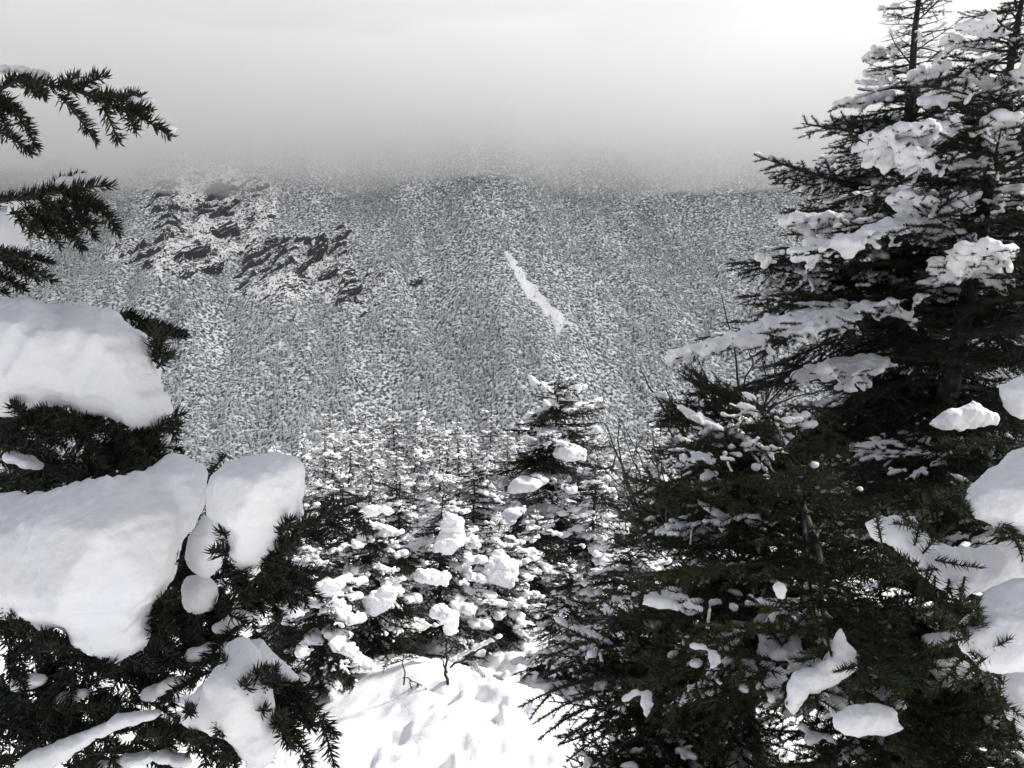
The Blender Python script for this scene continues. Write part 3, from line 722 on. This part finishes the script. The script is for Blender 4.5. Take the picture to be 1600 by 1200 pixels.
# ---- big snow clumps with their own outline
def clump(label, poly, d, thick, seed, sub=1.0, tilt=0.0, group=None, nz=.13, wobk=1.0, flat=False, dark=None, parent=None, voxel=None):
    """rounded pile of snow whose outline is poly (pixels) at distance d, thick metres deep"""
    poly = np.asarray(poly, float); s = d / F; x0, y0 = poly.min(0); x1, y1 = poly.max(0)
    st = max(3.2, (x1 - x0) / 28) * sub; gx, gy = np.meshgrid(np.arange(x0, x1, st), np.arange(y0, y1, st))
    rg = np.random.default_rng(seed); gx = gx + rg.uniform(-.3, .3, gx.shape) * st; gy = gy + rg.uniform(-.3, .3, gy.shape) * st
    wob = min(5.5, (x1 - x0) * .05 + 1.5) * wobk; dist = poly_dist(gx, gy, poly) + wob * fbm(gx / wob / 2.6, gy / wob / 2.6, 0.0, 3, seed + 3); k = dist > 2.0; gx, gy, dist = gx[k], gy[k], dist[k]
    cen = []; rad = []
    ym = (y0 + y1) / 2
    REL = fbm(gx * s * 6 + seed, gy * s * 6, 0.0, 3, seed)
    for a, b, e, rel in zip(gx, gy, dist, REL):
        r = min(e * .97, (thick / s) * .62) * rg.uniform(.62, 1)
        # thin at the rim, deep in the middle, top leaning back like a pile seen from below its crest
        deep = min(1.0, (e * s / (thick * .9)))**.5 * thick
        dd = d - deep * .45 + rel * thick * .38 + (ym - b) * s * tilt
        cen.append(P(a, b, dd)); rad.append((r * s * 1.5, max(r * s, deep * .45), r * s * .62) if flat else (r * s, max(r * s, deep * .45), r * s))
    cen = np.array(cen); c0 = cen.mean(0); vx = voxel or max(.0035, (x1 - x0) * s / 110)
    me = snow_union('snow_clump', cen - c0, rad, vx, M_SNOW, nz, 14 / max(.15, (x1 - x0) * s) * .35, 6, fine=.0015, seed=seed)
    o = link('snow_clump', me, loc=tuple(c0)); tag(o, label, 'snow clump', group or 'snow clumps on the boughs'); return o

clump('upper left rounded pillow of snow above the dark boughs', [(-40, 468), (40, 460), (90, 474), (130, 468), (178, 480), (200, 498), (232, 520), (256, 548), (254, 600), (270, 640), (264, 664), (228, 684), (190, 664), (160, 650), (140, 672), (120, 645), (90, 636), (60, 640), (20, 655), (-40, 650)], 1.15, .12, 1, tilt=.18)
clump('huge snow mass hanging over the lower left, widest of all the clumps', [(-40, 760), (40, 768), (100, 752), (170, 738), (230, 728), (258, 704), (290, 702), (322, 730), (330, 770), (312, 815), (290, 850), (280, 900), (255, 935), (242, 965), (245, 1005), (215, 1020), (180, 1044), (150, 1030), (112, 1020), (98, 985), (60, 990), (20, 968), (-40, 970)], 1.08, .14, 2, tilt=.12)
clump('egg shaped snow clump right of the huge one, pointed at the bottom', [(330, 742), (352, 722), (385, 708), (430, 704), (465, 714), (480, 735), (474, 775), (478, 812), (455, 835), (440, 865), (415, 888), (392, 912), (375, 900), (356, 870), (342, 830), (322, 800), (318, 770)], 1.02, .11, 3, tilt=.12)
clump('narrow greyish snow lump wedged under the egg shaped clump', [(318, 800), (338, 815), (352, 850), (350, 885), (325, 905), (300, 895), (288, 870), (296, 835)], 1.12, .06, 4)
clump('small square snow lump below the wedge', [(286, 900), (320, 898), (344, 915), (340, 950), (312, 962), (282, 950)], 1.14, .06, 5)
clump('shaded snow tongue draped over the lowest left bough', [(352, 1000), (385, 992), (405, 1012), (415, 1050), (432, 1080), (428, 1120), (440, 1150), (425, 1190), (400, 1215), (375, 1180), (350, 1150), (312, 1150), (275, 1128), (290, 1092), (318, 1062), (338, 1035)], 1.05, .07, 6, wobk=2.2, nz=.3)
clump('snow wedge running right from the top of the shaded tongue', [(380, 1000), (410, 998), (425, 1020), (452, 1040), (474, 1058), (462, 1068), (425, 1060), (398, 1050), (382, 1022)], 1.10, .045, 7)
clump('long low roll of snow along the bottom left bough', [(20, 1190), (60, 1168), (110, 1150), (150, 1130), (190, 1112), (240, 1104), (265, 1112), (235, 1128), (180, 1142), (130, 1172), (80, 1205), (20, 1215)], 1.10, .05, 8)
clump('small round snow knob on the second left bough', [(12, 318), (28, 306), (50, 312), (50, 334), (30, 346), (12, 338)], 1.20, .03, 9)
clump('pale snow wedge at the left edge between the second and third bough', [(-30, 322), (10, 330), (35, 360), (45, 392), (20, 396), (-30, 400)], 1.28, .05, 10)
# right edge
clump('bright snow bank at the right edge, topmost of the right hand clumps', [(1640, 690), (1590, 700), (1545, 735), (1515, 765), (1500, 795), (1520, 812), (1555, 822), (1590, 840), (1640, 850)], 1.55, .14, 11, tilt=.4)
clump('wing shaped snow slab across the right hand boughs', [(1348, 822), (1365, 804), (1400, 800), (1440, 805), (1448, 830), (1480, 850), (1530, 852), (1600, 838), (1640, 850), (1640, 900), (1560, 915), (1530, 925), (1500, 940), (1475, 930), (1440, 905), (1410, 880), (1395, 858), (1362, 850)], 1.6, .10, 12, tilt=.3)
clump('big snow lump at the right edge below the wing shaped slab', [(1640, 900), (1580, 902), (1540, 925), (1525, 955), (1492, 988), (1500, 1015), (1530, 1045), (1565, 1050), (1640, 1052)], 1.5, .12, 13, tilt=.4)
clump('long snow tail dropping to the lower right corner', [(1548, 1040), (1640, 1040), (1640, 1175), (1600, 1160), (1575, 1125), (1560, 1090)], 1.52, .08, 14)
clump('hooked snow clod over the brown bough in the dark fir', [(1312, 975), (1330, 1010), (1345, 1025), (1338, 1050), (1300, 1075), (1265, 1085), (1240, 1120), (1222, 1105), (1238, 1050), (1280, 1038), (1300, 1010)], 1.75, .07, 15)
clump('flat crooked snow roll near the bottom of the dark fir', [(1298, 1120), (1330, 1100), (1370, 1098), (1408, 1110), (1400, 1130), (1420, 1140), (1380, 1150), (1320, 1150), (1302, 1140)], 1.7, .06, 16)
clump('small round snow ball alone in the dark fir', [(1205, 915), (1218, 906), (1230, 918), (1226, 938), (1210, 934)], 1.75, .03, 17)
clump('flat snow patch on the left flank of the green fir', [(995, 936), (1030, 928), (1068, 945), (1060, 955), (1030, 950), (1000, 946)], 2.0, .04, 18)
clump('grey shaded snow lump beside the bent trunk', [(1445, 664), (1480, 640), (1520, 626), (1562, 645), (1560, 665), (1500, 672), (1470, 672)], 2.3, .06, 19)
clump('dim snow lump at the right edge above the bright bank', [(1560, 600), (1600, 585), (1640, 580), (1640, 650), (1590, 655), (1565, 635)], 2.0, .06, 20)
clump('blue shaded snow patch behind the wing shaped slab', [(1445, 1020), (1480, 1000), (1510, 1020), (1520, 1060), (1480, 1075), (1450, 1050)], 2.0, .05, 21)
# clods on the middle trees
for i, (lab, poly, d) in enumerate([
    ('smooth arched snow clod on the left flank of the tallest spruce', [(790, 762), (815, 742), (850, 738), (864, 748), (850, 765), (815, 778), (792, 775)], 10.6),
    ('lower left snow clod of the tallest spruce', [(768, 812), (790, 792), (822, 785), (828, 800), (800, 820), (775, 838)], 10.2),
    ('snow cap on the right shoulder of the tallest spruce', [(866, 700), (890, 690), (918, 705), (920, 728), (895, 722), (870, 718)], 10.9),
    ('tall snow pillar in front of the clod hung spruce', [(700, 800), (716, 806), (728, 835), (720, 860), (695, 868), (672, 862), (685, 835)], 7.2),
    ('clod at the lower left of the snow pillar', [(652, 890), (680, 886), (700, 895), (698, 915), (672, 918), (655, 908)], 6.9),
    ('slanting snow clod low on the broad dark spruce', [(560, 960), (580, 935), (600, 915), (628, 893), (636, 905), (612, 935), (590, 960), (570, 975)], 6.6),
    ('snow clod hanging above the sapling', [(672, 955), (690, 942), (716, 955), (714, 985), (700, 992), (690, 972), (670, 970)], 6.5),
    ('bright upright clod right of the sapling', [(765, 880), (780, 855), (792, 870), (806, 900), (798, 920), (775, 915), (762, 905)], 7.6),
    ('flat snow slab at the tip of the long dark bough', [(540, 800), (570, 785), (605, 785), (614, 800), (590, 812), (560, 815)], 6.6),
    ('snow heap on the low bushy spruce', [(490, 915), (510, 898), (535, 900), (545, 915), (525, 928), (500, 928)], 6.2)]):
    clump(lab, poly, d + .25, .20, 40 + i, group='snow clods on the middle trees', nz=.6, wobk=2.4, flat=True)

# ---- the near spruce on the left: every shoot with its needles
rng = np.random.default_rng(4); random.seed(4)
left = thing('spruce_tree', (-1.5, 1.1, gz(-1.5, 1.1)), 'nearest spruce, only its boughs reach in from the left edge', 'tree')
trunk_mesh(left, [np.array([-1.5, 1.1, gz(-1.5, 1.1) - .1]), np.array([-1.45, 1.15, 1.2]), np.array([-1.4, 1.2, 3.2])], .07, .02)
LO = np.array(left.location)
def curve(a, b, d0, d1, sag=0, n=6):
    pts = []
    for k in range(n):
        t = k / (n - 1); x = a[0] + (b[0] - a[0]) * t; y = a[1] + (b[1] - a[1]) * t - sag * 4 * t * (1 - t)
        pts.append(P(x, y, d0 + (d1 - d0) * t))
    return np.array(pts)
def needle_part(parent, shoots, name='branch', mt=None, ln=.0168, wd=.0019, dens=1900, detail=2, extra=None):
    g = Geo(); L0 = np.array(parent.location)
    for pts, r in shoots:
        pts = np.asarray(pts) - L0; tube(g, pts, np.linspace(r, r * .4, len(pts)), 6, 1)
        needles(g, pts, dens, ln, wd, 0, ang=62, detail=detail)
    o = link(name, g.mesh(name, [mt or M_NEEDLE, M_BARK]), parent)
    return o
def S(a, b, d0=1.15, d1=None, sag=0, r=.002): return (curve(a, b, d0, d1 or d0, sag), r)
# top branch, shoot by shoot
top = [S((-60, 175), (40, 122), sag=4, r=.004), S((30, 128), (110, 140), sag=2, r=.003), S((100, 136), (190, 172), 1.15, 1.13, 3, .003), S((180, 165), (266, 214), 1.13, 1.10, 5),
       S((5, 150), (58, 232), 1.14, 1.1, 6), S((-20, 150), (30, 180), 1.16, 1.1), S((-40, 190), (50, 240), 1.14, 1.12, 6), S((92, 148), (150, 222), 1.14, 1.12, 4), S((160, 165), (186, 222), 1.13, 1.13, 2),
       S((120, 142), (168, 118), 1.15, 1.17, 4), S((95, 138), (120, 118), 1.15, 1.2), S((10, 128), (44, 118), 1.15, 1.2), S((180, 160), (222, 150), 1.14, 1.2, 2), S((196, 172), (236, 172), 1.14, 1.12),
       S((-20, 140), (12, 205), 1.15, 1.1, 2), S((150, 158), (176, 150), 1.14, 1.2), S((40, 130), (70, 150), 1.13, 1.05), S((200, 178), (212, 205), 1.13, 1.1)]
b1 = needle_part(left, top); b1['label'] = 'topmost bough with hanging finger like shoots'
# second branch
sec = [S((-60, 340), (40, 308), sag=6, r=.004), S((30, 312), (120, 300), sag=4, r=.003), S((110, 300), (176, 292), 1.14, 1.16, 4), S((60, 310), (128, 276), 1.15, 1.2, 3), S((100, 305), (150, 330), 1.14, 1.1, 3),
       S((130, 305), (188, 366), 1.14, 1.08, 5), S((80, 315), (130, 392), 1.14, 1.08, 4), S((40, 325), (95, 385), 1.13, 1.08, 4), S((60, 330), (150, 350), 1.13, 1.1), S((20, 330), (60, 370), 1.12, 1.08),
       S((90, 320), (160, 325), 1.12, 1.1), S((70, 340), (110, 372), 1.12, 1.08), S((95, 300), (115, 280), 1.16, 1.2), S((50, 345), (100, 350)), S((110, 320), (150, 372), 1.14, 1.1, 3), S((60, 310), (90, 340), 1.1, 1.05)]
b2 = needle_part(left, sec); b2['label'] = 'second bough, fan of drooping shoots'
third = [S((-50, 400), (30, 400), sag=3, r=.003), S((0, 400), (80, 412), 1.2, 1.16, 3), S((0, 405), (60, 440), 1.2, 1.14, 3), S((-20, 420), (40, 455), 1.2, 1.14), S((20, 410), (84, 440), 1.2, 1.2, 3), S((-10, 395), (30, 420)), S((-40, 440), (10, 460))]
b3 = needle_part(left, third); b3['label'] = 'short third bough just above the upper snow pillow'
def fill(poly, n, d0, d1, ang, spread, ln=(50, 95), fan=True):
    poly = np.asarray(poly, float); res = []; x0, y0 = poly.min(0); x1, y1 = poly.max(0)
    while len(res) < n:
        a, b = random.uniform(x0, x1), random.uniform(y0, y1)
        if not in_poly(np.array([a]), np.array([b]), poly)[0]: continue
        A = R(random.gauss(ang, spread)); l = random.uniform(*ln); d = random.uniform(d0, d1)
        res.append(S((a - math.cos(A) * l * .5, b - math.sin(A) * l * .5), (a + math.cos(A) * l * .5, b + math.sin(A) * l * .5), d, d + random.uniform(-.05, .03), random.uniform(0, 7)))
    return res
for lab, poly, n, d0, d1, ang, sprd in [
    ('dark boughs under the upper snow pillow', [(-20, 650), (100, 650), (150, 665), (215, 690), (228, 715), (215, 745), (150, 748), (60, 755), (-20, 760)], 60, 1.12, 1.32, 25, 40),
    ('dark boughs behind the gap between the huge mass and the egg shaped clump', [(240, 730), (345, 735), (350, 820), (400, 900), (345, 960), (250, 980), (235, 900)], 60, 1.25, 1.42, 60, 40),
    ('dark bough behind the upper part of the huge snow mass', [(-20, 740), (240, 700), (300, 730), (260, 760), (-20, 790)], 30, 1.25, 1.4, 10, 30),
    ('dark boughs behind the left clumps', [(-20, 940), (240, 940), (420, 900), (480, 960), (440, 1020), (300, 1030), (-20, 1060)], 45, 1.32, 1.5, 40, 40),
    ('shoots poking out behind the upper snow pillow', [(200, 490), (232, 500), (262, 520), (258, 545), (225, 520)], 5, 1.24, 1.3, 20, 20),
    ('black underside of the bough below the huge snow mass', [(-20, 975), (60, 1000), (110, 1025), (180, 1048), (240, 1015), (262, 1040), (250, 1110), (120, 1150), (-20, 1160)], 80, 1.12, 1.34, 50, 35),
    ('bough in the lower left corner', [(-20, 1090), (120, 1110), (230, 1120), (280, 1150), (290, 1215), (-20, 1215)], 50, 1.12, 1.3, 30, 40),
    ('sprays round the small square snow lump', [(245, 965), (290, 950), (345, 950), (390, 905), (398, 960), (350, 1000), (330, 1040), (262, 1050)], 34, 1.12, 1.28, 65, 45),
    ('bough behind the egg shaped clump', [(370, 905), (440, 870), (480, 905), (490, 930), (440, 935), (390, 940)], 16, 1.14, 1.26, 50, 35),
    ('lowest bough whose tip hangs over the bright snow', [(400, 1060), (470, 1065), (490, 1100), (500, 1140), (440, 1150), (420, 1180), (380, 1195), (300, 1190), (260, 1150)], 50, 1.06, 1.2, 40, 30)]:
    needle_part(left, fill(poly, n, d0, d1, ang, sprd))['label'] = lab
def edge_shoots(poly, d, n, y_min, ln=(26, 60)):
    poly = np.asarray(poly, float); cen = poly.mean(0); res = []; tries = 0
    while len(res) < n and tries < 4000:
        tries += 1; k = random.randrange(len(poly)); t = random.random(); e = poly[k] * (1 - t) + poly[(k + 1) % len(poly)] * t
        if e[1] < y_min: continue
        v = (e - cen) / (np.linalg.norm(e - cen) + 1e-6); A = math.atan2(v[1], v[0]) + random.gauss(0, .6); l = random.uniform(*ln)
        i_ = e - np.array([math.cos(A), math.sin(A)]) * l * random.uniform(.3, .55); o_ = i_ + np.array([math.cos(A), math.sin(A)]) * l
        res.append(S(tuple(i_), tuple(o_), d + .01, d - random.uniform(0, .05), random.uniform(-4, 6)))
    return res
for lab, poly, d, n, ym in [('dark shoots under the upper pillow edge', [(0, 655), (60, 640), (120, 655), (150, 665), (200, 668), (228, 690), (262, 668), (268, 640), (256, 560), (240, 525)], 1.12, 20, 515),
    ('dark shoots under the huge mass edge', [(0, 975), (60, 992), (105, 1010), (150, 1032), (185, 1042), (240, 1010), (245, 960), (285, 890)], 1.04, 26, 880),
    ('dark shoots under the egg edge', [(345, 860), (375, 905), (392, 915), (440, 868), (478, 815)], 1.0, 12, 810),
    ('shoots showing through the shaded snow tongue', [(352, 1060), (415, 1050), (432, 1120), (440, 1150), (400, 1190), (350, 1150), (300, 1150), (285, 1115), (360, 1130), (395, 1110)], 1.02, 17, 1050)]:
    needle_part(left, edge_shoots(poly, d, n, ym))['label'] = lab
tips = [S((420, 1085), (480, 1100), 1.08, 1.05, 6, .003), S((470, 1098), (525, 1150), 1.06, 1.04, 8), S((500, 1125), (522, 1195), 1.05, 1.04, 6), S((430, 1100), (462, 1160), 1.07, 1.05, 4), S((455, 1150), (488, 1190), 1.1, 1.08, 3), S((470, 1180), (486, 1215), 1.1, 1.08),
        S((300, 1060), (262, 1095), 1.12, 1.08, 3), S((330, 1050), (285, 1075), 1.12, 1.08, 3), S((248, 560), (272, 553), 1.2, 1.2), S((258, 655), (286, 648), 1.2, 1.2)]
needle_part(left, tips)['label'] = 'curved shoots at the tip of the lowest bough'
# long dark bough pointing right behind the egg
lb = [S((440, 850), (570, 780), 1.45, 1.6, 8, .004)] + [S((450 + 14 * k, 842 - 6 * k), (485 + 12 * k + random.uniform(-8, 8), 800 + random.uniform(-14, 60) - 2 * k), 1.45 + .02 * k, None, 4) for k in range(8)] + [S((460 + 12 * k, 838 - 6 * k), (500 + 11 * k, 845 - 5 * k + random.uniform(-8, 16)), 1.45, None, 3) for k in range(8)]
needle_part(left, lb, dens=1300)['label'] = 'dark green bough pointing right past the egg shaped clump'
needle_part(left, [S((395, 935), (460, 938), 1.3, 1.35, 3), S((420, 930), (450, 925), 1.3)], 'dead_twig', M_RUST)
# thin snow lying on the first two boughs
def snow_line(parent, lines, d, r, seed, name='snow'):
    c = []; rd = []
    for pts in lines:
        pts = np.array(pts, float); n = max(3, int(np.linalg.norm(np.diff(pts, axis=0), axis=1).sum() / 5))
        for t in np.linspace(0, 1, n):
            q_ = interp(pts, t); e = random.uniform(.6, 1.25); c.append(P(q_[0], q_[1], d + random.uniform(-.006, .012)) - np.array(parent.location)); rd.append((r * e * 1.2, r * e * 1.3, r * e * .8))
    o = link(name, snow_union(name, c, rd, r * .3, M_SNOW, .35, 60, 2, fine=.001, seed=seed), parent); o['kind'] = 'stuff'; return o
snow_line(left, [[(-20, 112), (20, 106), (44, 112), (70, 116)], [(120, 128), (145, 130)], [(196, 156), (240, 158)], [(255, 192), (268, 200)]], 1.17, .006, 61)
snow_line(left, [[(14, 162), (34, 178), (56, 208)], [(120, 178), (150, 200)], [(-5, 200), (25, 215)]], 1.16, .007, 62)
snow_line(left, [[(48, 304), (80, 296), (104, 284)], [(128, 278), (158, 286)], [(0, 316), (40, 306)]], 1.17, .0075, 63)

snow_line(left, [[(30, 1070), (60, 1062)], [(230, 1088), (262, 1072), (290, 1060)], [(100, 1092), (130, 1084)], [(300, 1025), (330, 1012), (352, 1010)], [(20, 715), (60, 728)], [(160, 1195), (250, 1180), (290, 1190)], [(340, 985), (372, 962), (395, 965)], [(430, 1075), (470, 1062)]], 1.13, .009, 65)

# ---- bare twigs, saplings
random.seed(21); rng = np.random.default_rng(21)
def twig_thing(name, label, cat, lines, r, d, mt=M_BARK, group=None, snowy=False):
    root = thing(name, P(*lines[0][0], d), label, cat, group); L0 = np.array(root.location)
    for k, ln_ in enumerate(lines):
        dd = d + random.uniform(-.06, .06) if k else d
        pts = np.array([P(x, y, dd) for x, y in ln_]); m = 9; p2 = np.array([interp(pts, t) for t in np.linspace(0, 1, m)])
        p2 += rng.normal(0, .0022 * d / 2.5, p2.shape); g = Geo(); tube(g, p2 - L0, np.linspace(r if k == 0 else r * .6, r * .25, m), 6)
        link('stem' if k == 0 else 'twig', g.mesh('twig', [mt], True), root)
    return root
twig_thing('bare_shrub', 'leafless leaning stem reaching up left of the right hand trees', 'shrub',
   [[(1130, 760), (1060, 670), (1020, 615), (1000, 575)], [(1075, 690), (1050, 640), (1040, 600)], [(1060, 700), (1038, 655)], [(1095, 715), (1060, 705), (1045, 690)], [(1040, 645), (1062, 640)], [(1050, 655), (1075, 650), (1088, 660)]], .006, 2.8)
twig_thing('bare_shrub', 'cluster of upright black twigs under the long snowy bough', 'shrub',
   [[(1160, 700), (1156, 620), (1150, 560), (1128, 460)], [(1140, 690), (1125, 640), (1080, 580)], [(1180, 690), (1200, 620), (1190, 555)], [(1150, 660), (1110, 610), (1090, 560)], [(1158, 610), (1175, 570), (1172, 540)], [(1150, 690), (1140, 640), (1136, 600)],
    [(1170, 680), (1210, 600), (1208, 540)], [(1130, 680), (1095, 650), (1065, 612)], [(1150, 655), (1170, 630), (1178, 600)], [(1140, 670), (1120, 645), (1118, 610)], [(1190, 640), (1230, 600), (1245, 580)], [(1200, 640), (1240, 620), (1280, 612)]], .0055, 2.75)
twig_thing('bare_shrub', 'pair of thin dead stems rising before the tallest spruce', 'shrub',
   [[(1010, 830), (985, 760), (962, 700), (945, 660)], [(990, 800), (975, 740), (965, 680), (966, 650)], [(962, 705), (950, 690), (940, 695)], [(975, 745), (990, 725)]], .009, 4.2)
twig_thing('bare_shrub', 'fine rust brown twigs against the green fir', 'shrub',
   [[(1060, 840), (1010, 790), (960, 740)], [(1050, 860), (1000, 830), (975, 790)], [(1040, 850), (1020, 800), (1010, 760)], [(1030, 860), (980, 850), (940, 830)], [(1060, 830), (1050, 790), (1050, 750)]], .005, 2.9, M_BARKG)
tl = []
for k in range(16):
    x0, y0 = random.uniform(1010, 1130), random.uniform(790, 880); a_ = R(random.uniform(95, 150)); l_ = random.uniform(70, 170)
    x1, y1 = x0 + math.cos(a_) * l_, y0 - math.sin(a_) * l_
    tl.append([(x0, y0), ((x0 + x1) / 2 + random.uniform(-8, 8), (y0 + y1) / 2 + 6), (x1, y1)])
    xm, ym_ = (x0 * .4 + x1 * .6), (y0 * .4 + y1 * .6); tl.append([(xm, ym_), (xm + random.uniform(-34, 30), ym_ - random.uniform(20, 44))])
twig_thing('bare_shrub', 'tangle of fine brown leafless branches at the left edge of the green fir', 'shrub', tl, .0042, 2.55, M_BARKG)
# saplings in the clearing
gp = hit_ground(700, 1078, gz)
dS = float(project(gp)[2])
sapling = twig_thing('sapling', 'small dead sapling with one snow covered side stem, in the middle of the clearing', 'sapling',
   [[(700, 1085), (698, 1040), (700, 1000)], [(703, 1042), (740, 1022), (778, 1000)], [(740, 1022), (728, 1000)], [(698, 1050), (690, 1030)], [(700, 1020), (712, 1005)], [(778, 1000), (745, 985), (720, 975)]], .016, dS, M_BARK)
snow_line(sapling, [[(706, 1032), (740, 1013), (780, 994)]], dS, .018, 64)
sp2 = twig_thing('sapling', 'tiny fir seedling left of the dead sapling, its tip bent down to the snow', 'sapling',
   [[(632, 1068), (630, 1035), (632, 1008)], [(630, 1058), (655, 1068), (676, 1084)], [(630, 1030), (600, 1038)], [(632, 1030), (665, 1022)], [(632, 1012), (650, 1004)]], .007, dS)
def sap_needles(segs): 
    sh = [(np.array([P(a[0] + (b[0] - a[0]) * t, a[1] + (b[1] - a[1]) * t, dS - .02) for t in np.linspace(0, 1, 4)]), .003) for a, b in segs]
    for q_ in sh: needle_part(sp2, [q_], 'branch', M_FIR, ln=.03, wd=.008, dens=260, detail=1)
sap_needles([((640, 1062), (644, 1088)), ((652, 1068), (658, 1092)), ((665, 1074), (672, 1094)), ((630, 1032), (598, 1042)), ((632, 1028), (668, 1020)), ((632, 1012), (654, 1004)), ((604, 1036), (598, 1050))])
twig_thing('sapling', 'hair thin leafless twigs sticking out of the snow right of the sapling', 'sapling',
   [[(745, 1062), (738, 1045), (735, 1030)], [(748, 1064), (765, 1050), (785, 1042)], [(746, 1060), (750, 1040)]], .004, dS + .1)
edge = [o for o in COL.objects if o.get('label', '').startswith('shaded fir behind')][0]
for poly, d, n, ym in [([(1500, 795), (1520, 815), (1590, 842), (1510, 765)], 1.5, 10, 700), ([(1395, 860), (1440, 908), (1480, 935), (1530, 928), (1448, 828), (1360, 812)], 1.52, 16, 800), ([(1492, 990), (1530, 1048), (1565, 1050), (1525, 955)], 1.42, 10, 900),
    ([(1548, 1040), (1560, 1090), (1585, 1150)], 1.45, 8, 1000)]:
    for q_ in edge_shoots(poly, d, n, ym, (36, 80)): needle_part(edge, [q_], mt=M_FIR, dens=1300, detail=1, wd=.0024, ln=.019)
# fir fingers at the left rim of the loose fir bush
loose = [o for o in COL.objects if o.get('label', '').startswith('loose fir bush')][0]
fingers = [S(a, b, 2.2, 2.15, sg, .0035) for a, b, sg in [((930, 1060), (812, 1105), 6), ((860, 1085), (828, 1124), 3), ((940, 1080), (835, 1130), 6), ((910, 1110), (842, 1156), 4), ((940, 1120), (872, 1165), 4), ((960, 1140), (885, 1190), 4), ((900, 1040), (850, 1060), 3), ((960, 1100), (880, 1120), 3), ((990, 1150), (930, 1200), 3), ((960, 1060), (860, 1080), 3), ((930, 1000), (850, 1030), 3)]]
for q_ in fingers: needle_part(loose, [q_], mt=M_NEEDLE, dens=1400, detail=1, wd=.0026, ln=.018)
print('objects', len(COL.objects), 'tris', sum(len(m.polygons) for m in bpy.data.meshes))
